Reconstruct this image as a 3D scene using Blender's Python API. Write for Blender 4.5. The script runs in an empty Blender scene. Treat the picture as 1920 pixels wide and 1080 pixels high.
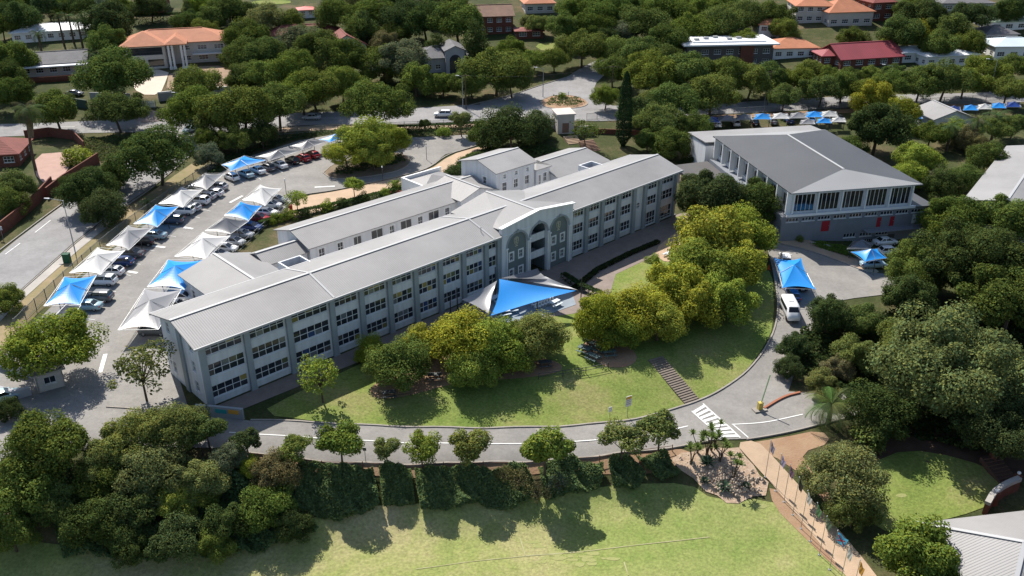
import bpy, math, random
import numpy as np
from mathutils import Vector, Matrix, geometry
rnd = random.Random(7); RS = np.random.RandomState(11)
C = bpy.context.scene.collection
SC = bpy.context.scene
# ------------------------------------------------------------------ camera, sky, sun, exposure
F = 1650.0; TH = math.radians(26.5); CAMH = 62.0
SN, CS = math.sin(TH), math.cos(TH)
cam = bpy.data.objects.new('camera', bpy.data.cameras.new('camera')); C.objects.link(cam)
cam.location = (0, 0, CAMH); cam.rotation_euler = (math.pi/2-TH, 0, 0)
cam.data.sensor_width = 36; cam.data.lens = 36*F/1920; cam.data.clip_end = 3000; cam.data.clip_start = .5
SC.camera = cam
SUN_EL, SUN_AZ = math.radians(49), math.radians(-28)
w = bpy.data.worlds.new('World'); SC.world = w; w.use_nodes = True
nt = w.node_tree; nt.nodes.clear()
sky = nt.nodes.new('ShaderNodeTexSky'); sky.sky_type = 'NISHITA'; sky.sun_disc = False
sky.sun_elevation = SUN_EL; sky.sun_rotation = SUN_AZ
bgn = nt.nodes.new('ShaderNodeBackground'); bgn.inputs[1].default_value = .085
wo = nt.nodes.new('ShaderNodeOutputWorld')
nt.links.new(sky.outputs[0], bgn.inputs[0]); nt.links.new(bgn.outputs[0], wo.inputs[0])
sl = bpy.data.lights.new('sun', 'SUN'); sl.energy = 4.2; sl.angle = math.radians(.5); sl.color = (1, .95, .87)
so = bpy.data.objects.new('sun', sl); C.objects.link(so)
sdir = Vector((math.sin(SUN_AZ)*math.cos(SUN_EL), math.cos(SUN_AZ)*math.cos(SUN_EL), math.sin(SUN_EL)))
so.rotation_euler = (-sdir).to_track_quat('-Z', 'Y').to_euler(); so.location = (0, 0, 150)
SC.view_settings.view_transform = 'Standard'; SC.view_settings.look = 'None'
SC.view_settings.exposure = 0.85; SC.view_settings.gamma = 1.0
# ------------------------------------------------------------------ pixels to places, terrain
def ray(px, py):
    v = (py-540)/F
    return np.array(((px-960)/F, CS-v*SN, -(SN+v*CS)))
def WP(px, py, z=0.0):
    d = ray(px, py); return np.array((0, 0, CAMH))+d*((z-CAMH)/d[2])
A0 = WP(395, 767)[:2]; B0 = WP(1260, 407)[:2]
UV = (B0-A0)/np.linalg.norm(B0-A0); ANG = math.atan2(UV[1], UV[0])
def L2W(s, d): return (A0[0]+s*UV[0]-d*UV[1], A0[1]+s*UV[1]+d*UV[0])
tp = []
for p in """455,790,-.2 620,797,-1 760,803,-1.8 900,806,-2.3 1050,800,-2.7 1180,790,-3 1300,757,-3 420,845,-.5 560,865,-1.1 700,868,-1.9 830,868,-2.4
930,865,-2.7 1060,862,-3 1170,848,-3.1 1330,825,-3.2 1530,800,-3.2 1400,700,-2.8 1440,650,-2.3 1455,600,-1.8 1480,520,-1.2 1560,540,-1.5 1500,465,-.8
1620,480,-2 1700,470,-2.4 640,985,-5.8 760,972,-6 900,962,-6 1000,950,-6 1100,935,-5.9 1220,925,-5.6 1300,930,-5.1 1440,935,-5 1500,980,-5.5 1600,1080,-6
900,1080,-6.2 700,1080,-6.2 1200,1060,-6.1 0,860,0 0,950,-3 0,1080,-5.5 150,1050,-5.2 300,1050,-5.6 150,900,-1.6 300,900,-1.8 450,905,-2 450,1010,-5.4 560,1000,-5.6
850,695,-.5 1000,690,-.6 1120,660,-.6 760,740,-.9 900,735,-1 1050,720,-.9 1180,690,-.8 1232,672,-.6 1150,560,-.2 1380,600,-1.3 1300,650,-1.2 620,750,-.3
100,740,0 200,690,0 330,520,.2 420,420,.4 600,310,1 700,300,1 850,275,1.2 60,600,.3 0,660,0 140,460,.8 0,520,.5 0,420,1 250,340,1.4 370,245,2 200,235,2
60,240,2 570,222,2 820,215,2.3 1050,205,2.6 1300,205,2.4 1500,197,2.4 1850,190,2.4 1070,160,3.4 1640,620,-2.4 1550,730,-3 1700,850,-3.5 1750,920,-4.5
1850,1000,-5 1900,850,-3 1900,600,-1.8 1850,400,0 1900,300,1 1750,250,1.5 335,128,6 110,165,4.5 830,130,4.5 930,70,8 0,0,14 480,0,14 960,0,14 1440,0,14
1920,0,14 1560,45,11 1360,110,5 1620,125,5 1780,115,5 1900,100,6 60,90,9 575,35,11 640,90,7 1030,245,2.6 20,300,2""".split():
    a, b, z = map(float, p.split(',')); q = WP(a, b, z); tp.append((q[0], q[1], z))
for s in (-2, 15, 32, 49, 66, 83, 97):
    for d in (-2.5, 8, 20, 32):
        if s < 10 and d > 15: continue
        tp.append((*L2W(s, d), 0))
tp += [(57, 160, 0), (45, 178, 0), (68, 182, .3), (52, 150, 0), (0, 30, -6.3), (-70, 30, -6.3), (70, 30, -6.3), (-300, 150, 4), (300, 150, 2), (-320, 420, 20), (0, 480, 21), (320, 420, 20),
       (-200, 40, -4), (200, 40, -5), (-400, 600, 26), (400, 600, 26), (0, 620, 27), (-150, 100, 0), (150, 100, -1)]
tp = np.array(tp)
def _k(a, b): return np.sqrt((a[:, None, 0]-b[None, :, 0])**2+(a[:, None, 1]-b[None, :, 1])**2+4.0)
_n = len(tp); _K = np.zeros((_n+3, _n+3)); _K[:_n, :_n] = _k(tp, tp)-np.eye(_n)*.4
_P = np.c_[np.ones(_n), tp[:, :2]/100]; _K[:_n, _n:] = _P; _K[_n:, :_n] = _P.T
_wt = np.linalg.solve(_K, np.r_[tp[:, 2], 0, 0, 0])
def TZ(xy):
    xy = np.atleast_2d(np.asarray(xy, float)); out = np.empty(len(xy))
    for i in range(0, len(xy), 20000):
        q = xy[i:i+20000]; out[i:i+20000] = _k(q, tp)@_wt[:_n]+np.c_[np.ones(len(q)), q/100]@_wt[_n:]
    return out
def tz(x, y): return float(TZ([(x, y)])[0])
def hit(px, py, h=0.0, k=0.0):
    """point along the pixel's ray that stands h (+k times the depth) above the terrain"""
    d = ray(px, py); t = np.linspace(55, 620, 1500); P = np.array((0, 0, CAMH))[None]+d[None]*t[:, None]
    g = P[:, 2]-TZ(P[:, :2])-h-k*t
    i = np.argmax(g < 0) if (g < 0).any() else len(t)-1
    i = max(i, 1); f = g[i-1]/(g[i-1]-g[i]+1e-9); tt = t[i-1]+(t[i]-t[i-1])*min(max(f, 0), 1)
    return np.array((0, 0, CAMH))+d*tt, tt
def G(px, py):
    p, _ = hit(px, py); return (float(p[0]), float(p[1]))
# ------------------------------------------------------------------ materials
MT = {}
def mat(name, col, rough=.8, nscale=0, namt=0, col2=None, bump=0, bscale=None, spec=.3, metal=0, objcol=False, extra=None):
    if name in MT: return MT[name]
    m = bpy.data.materials.new(name); m.use_nodes = True; n = m.node_tree; b = n.nodes['Principled BSDF']
    b.inputs['Roughness'].default_value = rough; b.inputs['Metallic'].default_value = metal; b.inputs['Specular IOR Level'].default_value = spec
    L = n.links.new
    tc = n.nodes.new('ShaderNodeTexCoord')
    base = None
    if objcol:
        oi = n.nodes.new('ShaderNodeObjectInfo'); base = oi.outputs['Color']
    else:
        rg = n.nodes.new('ShaderNodeRGB'); rg.outputs[0].default_value = (*col, 1); base = rg.outputs[0]
    if namt:
        tx = n.nodes.new('ShaderNodeTexNoise'); tx.inputs['Scale'].default_value = nscale; tx.inputs['Detail'].default_value = 6; tx.inputs['Roughness'].default_value = .65
        L(tc.outputs['Object'], tx.inputs['Vector'])
        rp = n.nodes.new('ShaderNodeValToRGB'); rp.color_ramp.elements[0].position = .3; rp.color_ramp.elements[1].position = .7
        L(tx.outputs[0], rp.inputs[0])
        mx = n.nodes.new('ShaderNodeMixRGB'); L(rp.outputs[0], mx.inputs[0])
        if col2 is None:
            mx.blend_type = 'MIX'
            dk = n.nodes.new('ShaderNodeMixRGB'); dk.blend_type = 'MULTIPLY'; dk.inputs[0].default_value = 1; dk.inputs[2].default_value = (1-namt,)*3+(1,)
            L(base, dk.inputs[1]); L(dk.outputs[0], mx.inputs[1]); L(base, mx.inputs[2])
        else:
            L(base, mx.inputs[1]); mx.inputs[2].default_value = (*col2, 1)
        base = mx.outputs[0]
    if bump:
        bx = n.nodes.new('ShaderNodeTexNoise'); bx.inputs['Scale'].default_value = bscale or nscale*4; bx.inputs['Detail'].default_value = 4
        L(tc.outputs['Object'], bx.inputs['Vector'])
        bp = n.nodes.new('ShaderNodeBump'); bp.inputs['Strength'].default_value = bump; bp.inputs['Distance'].default_value = .1
        L(bx.outputs[0], bp.inputs['Height']); L(bp.outputs[0], b.inputs['Normal'])
    if extra: base = extra(n, tc, base, b) or base
    L(base, b.inputs['Base Color']); MT[name] = m; return m
def stripes(axis, period, amt, dark=.8):
    """corrugation or courses: relief and a faint tone along one object axis"""
    def f(n, tc, base, b):
        L = n.links.new
        sp = n.nodes.new('ShaderNodeSeparateXYZ'); L(tc.outputs['Object'], sp.inputs[0])
        mu = n.nodes.new('ShaderNodeMath'); mu.operation = 'MULTIPLY'; mu.inputs[1].default_value = 2*math.pi/period; L(sp.outputs[axis], mu.inputs[0])
        si = n.nodes.new('ShaderNodeMath'); si.operation = 'SINE'; L(mu.outputs[0], si.inputs[0])
        ma = n.nodes.new('ShaderNodeMapRange'); ma.inputs[1].default_value = .2; ma.inputs[2].default_value = 1; L(si.outputs[0], ma.inputs[0])
        bp = n.nodes.new('ShaderNodeBump'); bp.inputs['Strength'].default_value = amt; bp.inputs['Distance'].default_value = .06; L(ma.outputs[0], bp.inputs['Height'])
        L(bp.outputs[0], b.inputs['Normal'])
        mx = n.nodes.new('ShaderNodeMixRGB'); mx.blend_type = 'MULTIPLY'; L(ma.outputs[0], mx.inputs[0]); L(base, mx.inputs[1]); mx.inputs[2].default_value = (dark, dark, dark, 1)
        return mx.outputs[0]
    return f
def streaks(n, tc, base, b):
    L = n.links.new; mp = n.nodes.new('ShaderNodeMapping'); mp.inputs['Scale'].default_value = (1.6, 1.6, .12); L(tc.outputs['Object'], mp.inputs[0])
    a = n.nodes.new('ShaderNodeTexNoise'); a.inputs['Scale'].default_value = 1.; a.inputs['Detail'].default_value = 7; L(mp.outputs[0], a.inputs[0])
    r = n.nodes.new('ShaderNodeMapRange'); r.inputs[1].default_value = .35; r.inputs[2].default_value = .62; r.inputs[3].default_value = .88; r.inputs[4].default_value = 1.03; L(a.outputs[0], r.inputs[0])
    mx = n.nodes.new('ShaderNodeMixRGB'); mx.blend_type = 'MULTIPLY'; mx.inputs[0].default_value = 1; L(base, mx.inputs[1]); L(r.outputs[0], mx.inputs[2]); return mx.outputs[0]
def wear(n, tc, base, b):
    L = n.links.new; out = base
    for sc, lo, hi in ((.25, .86, 1.07), (2.2, .9, 1.06)):
        a = n.nodes.new('ShaderNodeTexNoise'); a.inputs['Scale'].default_value = sc; a.inputs['Detail'].default_value = 8; a.inputs['Roughness'].default_value = .7; L(tc.outputs['Object'], a.inputs[0])
        r = n.nodes.new('ShaderNodeMapRange'); r.inputs[1].default_value = .36; r.inputs[2].default_value = .62; r.inputs[3].default_value = lo; r.inputs[4].default_value = hi; L(a.outputs[0], r.inputs[0])
        mx = n.nodes.new('ShaderNodeMixRGB'); mx.blend_type = 'MULTIPLY'; mx.inputs[0].default_value = 1; L(out, mx.inputs[1]); L(r.outputs[0], mx.inputs[2]); out = mx.outputs[0]
    return out
def grass(name, c1, c2, c3, s=.05):
    def f(n, tc, base, b):
        L = n.links.new
        a = n.nodes.new('ShaderNodeTexNoise'); a.inputs['Scale'].default_value = s; a.inputs['Detail'].default_value = 8; a.inputs['Roughness'].default_value = .7; L(tc.outputs['Object'], a.inputs[0])
        r = n.nodes.new('ShaderNodeValToRGB'); e = r.color_ramp.elements; e[0].position = .36; e[0].color = (*c1, 1); e[1].position = .66; e[1].color = (*c3, 1)
        k = e.new(.5); k.color = (*c2, 1); L(a.outputs[0], r.inputs[0])
        g = n.nodes.new('ShaderNodeTexNoise'); g.inputs['Scale'].default_value = 3.; g.inputs['Detail'].default_value = 5; L(tc.outputs['Object'], g.inputs[0])
        mr = n.nodes.new('ShaderNodeMapRange'); mr.inputs[1].default_value = .3; mr.inputs[2].default_value = .7; mr.inputs[3].default_value = .72; mr.inputs[4].default_value = 1.15; L(g.outputs[0], mr.inputs[0])
        mx = n.nodes.new('ShaderNodeMixRGB'); mx.blend_type = 'MULTIPLY'; mx.inputs[0].default_value = 1; L(r.outputs[0], mx.inputs[1]); L(mr.outputs[0], mx.inputs[2])
        return mx.outputs[0]
    return mat(name, c2, .95, bump=.6, bscale=5, spec=.1, extra=f)
def two_sided(name, col, trans=.45, rough=.6, objcol=True, tone=False, gloss=True):
    m = bpy.data.materials.new(name); m.use_nodes = True; n = m.node_tree; n.nodes.clear(); L = n.links.new
    o = n.nodes.new('ShaderNodeOutputMaterial'); d = n.nodes.new('ShaderNodeBsdfDiffuse'); t = n.nodes.new('ShaderNodeBsdfTranslucent'); mx = n.nodes.new('ShaderNodeMixShader')
    mx.inputs[0].default_value = trans
    oi = n.nodes.new('ShaderNodeObjectInfo'); c = oi.outputs['Color']
    if tone:
        at = n.nodes.new('ShaderNodeAttribute'); at.attribute_name = 'tone'
        q = n.nodes.new('ShaderNodeMixRGB'); q.blend_type = 'MULTIPLY'; q.inputs[0].default_value = 1; L(c, q.inputs[1]); L(at.outputs['Color'], q.inputs[2]); c = q.outputs[0]
    L(c, d.inputs[0]); L(c, t.inputs[0]); L(d.outputs[0], mx.inputs[1]); L(t.outputs[0], mx.inputs[2])
    if not tone and gloss:
        g = n.nodes.new('ShaderNodeBsdfGlossy'); g.inputs['Roughness'].default_value = .35; g.inputs[0].default_value = (.9, .9, .9, 1)
        m2 = n.nodes.new('ShaderNodeMixShader'); m2.inputs[0].default_value = .07 if tone else .05; L(mx.outputs[0], m2.inputs[1]); L(g.outputs[0], m2.inputs[2]); mx = m2
    L(mx.outputs[0], o.inputs[0]); MT[name] = m; return m
LEAF = two_sided('leaf', None, .3, tone=True)
CLOTH = two_sided('shade_cloth', None, .3)
BARK = mat('bark', (.12, .09, .065), .95, 3, .5, bump=.5)
PAINT = mat('car_paint', (1, 1, 1), .25, objcol=True, spec=.5)
FLATC = mat('painted_surface', (1, 1, 1), .75, .8, .12, objcol=True)
GLASS = mat('window_glass', (.03, .035, .045), .06, objcol=True, spec=.6)
RUBBER = mat('tyre_rubber', (.02, .02, .02), .9)
CARGLASS = mat('car_glass', (.015, .018, .02), .05, spec=.6)
STEEL = mat('galvanised_steel', (.35, .36, .37), .5, metal=.6)
DARKST = mat('dark_steel', (.05, .05, .055), .6)
WHITE = mat('white_paint', (.75, .75, .74), .6, 1.5, .08)
WALL = mat('school_wall_paint', (.61, .62, .635), .85, extra=streaks)
PIER = mat('pier_paint', (.30, .33, .345), .85, .4, .15)
PANEL = mat('grey_green_paint', (.16, .19, .19), .85, .5, .1)
ROOFX = mat('ribbed_roof_sheet', (.305, .296, .29), .55, .09, .3, extra=stripes(0, .3, .45, .86))
ROOFY = mat('ribbed_roof_sheet_cross', (.285, .277, .272), .55, .09, .22, extra=stripes(1, .3, .45, .86))
RIDGE = mat('ridge_flashing', (.38, .38, .38), .5)
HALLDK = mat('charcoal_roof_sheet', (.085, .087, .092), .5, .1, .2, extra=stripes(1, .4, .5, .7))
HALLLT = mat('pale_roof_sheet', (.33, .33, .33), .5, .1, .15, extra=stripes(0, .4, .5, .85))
ASPH = mat("asphalt", (.27, .255, .235), .92, .06, .22, bump=.3, bscale=8, extra=wear)
ASPHS = mat('street_asphalt', (.27, .262, .258), .92, .08, .2, bump=.3, bscale=8, extra=wear)
CONC = mat('concrete', (.42, .39, .35), .9, .3, .25)
TANPV = mat('tan_paving', (.47, .34, .23), .9, .5, .2, bump=.3, bscale=6)
BRKPV = mat('brick_paving', (.26, .21, .18), .9, .6, .25, bump=.3, bscale=6)
SOIL = mat('red_soil', (.27, .15, .09), .95, .3, .4, col2=(.33, .23, .14), bump=.5, bscale=4)
MARK = mat('road_paint', (.75, .75, .72), .8, 2, .2)
FIELD = grass('field_turf', (.15, .21, .05), (.245, .265, .09), (.37, .315, .17), .05)
LAWN = grass('lawn_turf', (.13, .185, .04), (.185, .225, .058), (.25, .235, .095), .12)
GROUND = grass('rough_ground', (.04, .052, .018), (.065, .072, .028), (.14, .105, .06), .09)
BRICK = mat('red_brick', (.20, .075, .05), .9, 2, .35, extra=stripes(2, .17, .4, .7))
TILEO = mat('orange_roof_tile', (.50, .20, .105), .8, .4, .25, extra=stripes(1, .5, .6, .8))
TILER = mat('dark_red_roof_tile', (.24, .07, .055), .8, .4, .3, extra=stripes(1, .5, .6, .75))
TILEB = mat('brown_roof_tile', (.26, .155, .11), .85, .5, .3, extra=stripes(1, .5, .6, .75))
TILEG = mat('grey_roof_tile', (.17, .165, .17), .85, .5, .3, extra=stripes(1, .5, .6, .75))
WHROOF = mat('white_roof_sheet', (.72, .73, .74), .5, .2, .12)
# ------------------------------------------------------------------ mesh builder
class MB:
    def __init__(s): s.v = []; s.f = []; s.m = []
    def add(s, vs, fs, mi=0):
        o = len(s.v); s.v += [tuple(map(float, p)) for p in vs]; s.f += [tuple(i+o for i in f) for f in fs]; s.m += [mi]*len(fs); return s
    def box(s, x0, x1, y0, y1, z0, z1, mi=0):
        return s.add([(x0, y0, z0), (x1, y0, z0), (x1, y1, z0), (x0, y1, z0), (x0, y0, z1), (x1, y0, z1), (x1, y1, z1), (x0, y1, z1)],
                     [(3, 2, 1, 0), (4, 5, 6, 7), (0, 1, 5, 4), (1, 2, 6, 5), (2, 3, 7, 6), (3, 0, 4, 7)], mi)
    def poly(s, pts, mi=0): return s.add(pts, [tuple(range(len(pts)))], mi)
    def tube(s, p0, p1, r0, r1=None, n=6, mi=0):
        r1 = r0 if r1 is None else r1; a = Vector(p0); b = Vector(p1); d = (b-a).normalized()
        u = d.orthogonal().normalized(); v = d.cross(u); vs = []
        for q, r in ((a, r0), (b, r1)):
            for i in range(n):
                t = 2*math.pi*i/n; vs.append(q+u*math.cos(t)*r+v*math.sin(t)*r)
        return s.add(vs, [(i, (i+1) % n, n+(i+1) % n, n+i) for i in range(n)]+[tuple(range(n))[::-1], tuple(range(n, 2*n))], mi)
    def bar(s, p0, p1, w, h, mi=0):
        a = Vector(p0); b = Vector(p1); d = (b-a).normalized(); u = d.cross(Vector((0, 0, 1)))
        u = (Vector((1, 0, 0)) if u.length < 1e-4 else u.normalized()); v = u.cross(d); vs = []
        for q in (a, b):
            for i, j in ((-1, -1), (1, -1), (1, 1), (-1, 1)): vs.append(q+u*w/2*i+v*h/2*j)
        return s.add(vs, [(0, 1, 2, 3), (7, 6, 5, 4), (0, 4, 5, 1), (1, 5, 6, 2), (2, 6, 7, 3), (3, 7, 4, 0)], mi)
    def slab(s, pts, th, mi=0):
        """polygon with thickness downwards"""
        n = len(pts); lo = [(p[0], p[1], p[2]-th) for p in pts]
        return s.add(list(pts)+lo, [tuple(range(n)), tuple(range(2*n-1, n-1, -1))]+[(i, i+n, (i+1) % n+n, (i+1) % n) for i in range(n)], mi)
    def build(s, name, mats, parent=None, loc=(0, 0, 0), rz=0, smooth=False, color=None):
        me = bpy.data.meshes.new(name); me.from_pydata(s.v, [], s.f)
        for m in (mats if isinstance(mats, (list, tuple)) else [mats]): me.materials.append(m)
        if max(s.m, default=0): me.polygons.foreach_set('material_index', s.m)
        if smooth: me.polygons.foreach_set('use_smooth', [True]*len(s.f))
        me.update(); return link(name, me, parent, loc, rz, color)
def link(name, me, parent=None, loc=(0, 0, 0), rz=0, color=None):
    o = bpy.data.objects.new(name, me); C.objects.link(o); o.parent = parent; o.location = loc; o.rotation_euler = (0, 0, rz)
    if color: o.color = (*color, 1)
    return o
def tag(o, label=None, cat=None, group=None, kind=None):
    if label: o['label'] = label
    if cat: o['category'] = cat
    if group: o['group'] = group
    if kind: o['kind'] = kind
    return o
def thing(name, label, cat, loc=(0, 0, 0), rz=0, group=None):
    o = link(name, None, None, loc, rz); return tag(o, label, cat, group)
def clone(o, parent=None):
    c = o.copy(); C.objects.link(c); c.parent = parent
    for ch in list(KIDS.get(o.name, [])): clone_child(ch, c)
    return c
def clone_child(ch, p):
    c = ch.copy(); C.objects.link(c); c.parent = p
    for g in KIDS.get(ch.name, []): clone_child(g, c)
KIDS = {}
def reg(o):
    for ch in [x for x in C.objects if x.parent == o]: KIDS.setdefault(o.name, []).append(ch); reg(ch)
ORD = ['leftmost', 'second from left', 'third from left', 'fourth from left', 'fifth from left', 'sixth from left', 'seventh from left', 'eighth from left', 'ninth from left', 'tenth from left', 'eleventh from left', 'twelfth from left', 'thirteenth from left', 'fourteenth from left', 'fifteenth from left', 'sixteenth from left']
def ordinal(i, n):
    if n == 1: return 'the only one'
    if i == n-1: return 'rightmost'
    if i >= len(ORD) or (n > 6 and i > n/2): return ORD[n-1-i].replace('left', 'right') if n-1-i > 0 else 'rightmost'
    return ORD[i]
# ------------------------------------------------------------------ ground, roads, lawns
xs = np.r_[np.arange(-460, -130, 12), np.arange(-130, 130, 1.6), np.arange(130, 461, 12)]
ys = np.r_[np.arange(-60, 40, 8), np.arange(40, 240, 1.6), np.arange(240, 340, 4), np.arange(340, 641, 12)]
gx, gy = np.meshgrid(xs, ys); gxy = np.c_[gx.ravel(), gy.ravel()]; gz = TZ(gxy)
nx_, ny_ = len(xs), len(ys); ii = np.arange(nx_*ny_).reshape(ny_, nx_)
gf = np.stack([ii[:-1, :-1], ii[:-1, 1:], ii[1:, 1:], ii[1:, :-1]], -1).reshape(-1, 4)
me = bpy.data.meshes.new('ground'); me.from_pydata(np.c_[gxy, gz].tolist(), [], gf.tolist()); me.materials.append(GROUND)
me.polygons.foreach_set('use_smooth', [True]*len(gf))
tag(link('ground', me), kind='structure')
def dens(pts, step=1.5, closed=True):
    out = []; n = len(pts)
    for i in range(n if closed else n-1):
        a = np.array(pts[i]); b = np.array(pts[(i+1) % n]); k = max(1, int(np.linalg.norm(b-a)/step))
        out += [tuple(a+(b-a)*j/k) for j in range(k)]
    if not closed: out.append(tuple(pts[-1]))
    return out
def smoothline(pts, it=2, closed=False):
    p = [np.array(q, float) for q in pts]
    for _ in range(it):
        q = [] if closed else [p[0]]
        for i in range(len(p) if closed else len(p)-1):
            a, b = p[i], p[(i+1) % len(p)]; q += [a*.75+b*.25, a*.25+b*.75]
        if not closed: q.append(p[-1])
        p = q
    return [tuple(x) for x in p]
def sheet(name, pix, m, off, step=1.6, smooth=1, world=False, struct=True, parent=None):
    w_ = [tuple(p) for p in pix] if world else [G(*p) for p in pix]
    if smooth: w_ = smoothline(w_, smooth, True)
    b = dens(w_, step); P = np.array(b); lo, hi = P.min(0), P.max(0)
    st = max(step, math.sqrt((hi-lo).prod()/9000))
    X, Y = np.meshgrid(np.arange(lo[0], hi[0], st), np.arange(lo[1], hi[1], st)); q = np.c_[X.ravel(), Y.ravel()]
    ins = np.zeros(len(q), bool); j = len(P)-1
    for i in range(len(P)):
        c = ((P[i, 1] > q[:, 1]) != (P[j, 1] > q[:, 1])) & (q[:, 0] < (P[j, 0]-P[i, 0])*(q[:, 1]-P[i, 1])/(P[j, 1]-P[i, 1]+1e-12)+P[i, 0])
        ins ^= c; j = i
    q = q[ins]
    vs = [Vector(p) for p in b]+[Vector(p) for p in q.tolist()]
    v, e, f, *_ = geometry.delaunay_2d_cdt(vs, [], [list(range(len(b)))], 1, 1e-4)
    V = np.array([(p.x, p.y) for p in v]); me = bpy.data.meshes.new(name)
    me.from_pydata(np.c_[V, TZ(V)+off].tolist(), [], [tuple(t) for t in f]); me.materials.append(m)
    me.polygons.foreach_set('use_smooth', [True]*len(me.polygons))
    o = link(name, me, parent)
    if struct: tag(o, kind='structure')
    return o
def strip(name, pix, width, height, m, base=.0, world=False, it=2, parent=None, kind='structure', step=1.5, color=None, wob=0):
    """a kerb, wall or painted line that follows the terrain"""
    w_ = [tuple(p) for p in pix] if world else [G(*p) for p in pix]
    if it: w_ = smoothline(w_, it)
    p = np.array(dens(w_, step, False)); t = np.gradient(p, axis=0); t /= np.linalg.norm(t, axis=1)[:, None]; nrm = np.c_[-t[:, 1], t[:, 0]]
    a = p-nrm*width/2; b = p+nrm*width/2; mb = MB(); za, zb = TZ(a)+base, TZ(b)+base
    if wob: hh = height*(1+wob*RS.uniform(-1, 1, len(p)))
    else: hh = np.full(len(p), height)
    zt = np.maximum(za, zb)+hh
    lo = -.3 if height > .03 else 0
    for i in range(len(p)-1):
        j = i+1
        q = [(*a[i], za[i]+lo), (*b[i], zb[i]+lo), (*b[j], zb[j]+lo), (*a[j], za[j]+lo), (*a[i], zt[i]), (*b[i], zt[i]), (*b[j], zt[j]), (*a[j], zt[j])]
        if height > .03: mb.add(q, [(4, 5, 6, 7), (0, 4, 7, 3), (1, 2, 6, 5)]+([(0, 1, 5, 4)] if i == 0 else [])+([(3, 7, 6, 2)] if j == len(p)-1 else []))
        else: mb.add([(*a[i], za[i]), (*b[i], zb[i]), (*b[j], zb[j]), (*a[j], za[j])], [(0, 1, 2, 3)])
    o = mb.build(name, m, parent, color=color)
    if kind: tag(o, kind=kind)
    return o
sheet('sports_field', [(-40, 985), (60, 1020), (250, 1030), (420, 1020), (560, 980), (640, 955), (760, 946), (900, 942), (1010, 932), (1100, 918), (1190, 905), (1290, 905), (1340, 940), (1440, 936), (1490, 965), (1560, 1030), (1640, 1120), (1700, 1250), (900, 1500), (-200, 1400)], FIELD, .05)
for px, py, rx, ry in [(1085+rnd.gauss(0, 45), 1045+rnd.gauss(0, 11), rnd.uniform(5, 17), rnd.uniform(2, 5)) for _ in range(22)]+[(1425, 950, 14, 5), (1160, 915, 16, 6), (1690, 930, 12, 4)]:
    sheet('worn_turf', [(px+rx*math.cos(a)*rnd.uniform(.7, 1.2), py+ry*math.sin(a)*rnd.uniform(.7, 1.2)) for a in np.linspace(0, 6.28, 13)[:-1]], mat('dry_turf', (.275, .275, .11), .95, .25, .5, col2=(.235, .255, .085), bump=.4, bscale=5), .075, .8, 2)
LINEW = mat('faded_line', (.36, .34, .2), .95, .5, .5, col2=(.24, .24, .1))
for l in (((780, 1068), (1000, 1042), (1330, 1008)), ((975, 1010), (985, 1042)), ((1170, 1055), (1178, 1080))): strip('field_line', l, .12, .001, LINEW, .09, it=0)
sheet('front_lawn', [(480, 778), (560, 735), (640, 700), (760, 640), (905, 590), (1010, 585), (1075, 560), (1110, 520), (1180, 470), (1240, 460), (1300, 470), (1400, 480), (1448, 500), (1452, 610), (1430, 655), (1395, 700), (1345, 735), (1295, 757), (1230, 778), (1130, 794), (1000, 801), (900, 804), (760, 801), (620, 795)], LAWN, .05)
sheet('bare_soil', [(1085, 655), (1110, 632), (1165, 640), (1200, 670), (1180, 690), (1130, 690)], SOIL, .09, 1, 2)
sheet('bare_soil', [(690, 725), (760, 690), (850, 672), (960, 668), (1045, 675), (1060, 700), (960, 712), (860, 716), (760, 745), (700, 750)], SOIL, .085, 1.2, 2)
sheet('bare_soil', [(800, 655), (850, 650), (850, 690), (800, 700)], SOIL, .10, 1, 2)
sheet('school_walkway', [L2W(*p) for p in ((-1, 0), (18, 0), (48, 0), (95, 0), (99, -3), (96, -9), (80, -8.6), (66, -9), (60, -13), (52, -14), (40, -8), (30, -3.4), (10, -3), (-1, -2.6))], BRKPV, .07, world=True, smooth=0)
sheet('school_yard', [L2W(*p) for p in ((9, 11), (97, 11), (101, 34), (72, 44), (60, 42), (30, 38), (10, 33))], CONC, .05, world=True, smooth=0)
sheet('patio', [(905, 575), (935, 548), (1010, 530), (1072, 548), (1080, 572), (1030, 590), (960, 606), (915, 602)], mat('blue_grey_paving', (.25, .29, .33), .8, .6, .2), .11, 1.2, 0)
sheet('lower_path', [(1225, 470), (1262, 440), (1300, 410), (1330, 395), (1330, 440), (1290, 470), (1258, 492), (1240, 490)], TANPV, .10)
lot = [(-80, 740), (30, 645), (80, 592), (140, 533), (230, 453), (320, 388), (400, 332), (470, 293), (560, 264), (640, 250), (780, 258), (890, 252), (918, 262), (880, 277), (835, 290), (800, 318), (740, 332), (640, 355), (560, 366), (525, 398), (470, 438), (420, 482), (385, 535), (345, 600), (330, 690), (352, 762), (375, 782), (300, 815), (0, 870), (-100, 900)]
sheet('car_park', lot, ASPH, .08, smooth=0)
sheet('drive_road', [(140, 760), (250, 764), (370, 776), (470, 790), (620, 797), (760, 803), (900, 806), (1000, 803), (1130, 796), (1230, 780), (1298, 758), (1348, 737), (1398, 702), (1435, 656), (1455, 612), (1458, 560), (1448, 505), (1440, 470), (1452, 455), (1500, 462), (1560, 482), (1640, 512), (1720, 520), (1720, 545), (1600, 560), (1545, 570), (1510, 640), (1490, 700), (1478, 735), (1530, 738), (1640, 740), (1640, 772), (1560, 790), (1500, 806), (1400, 824), (1330, 826), (1270, 838), (1170, 848), (1060, 862), (930, 866), (830, 869), (700, 868), (560, 862), (420, 842), (250, 835), (100, 850)], ASPH, .088, smooth=0)
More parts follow.
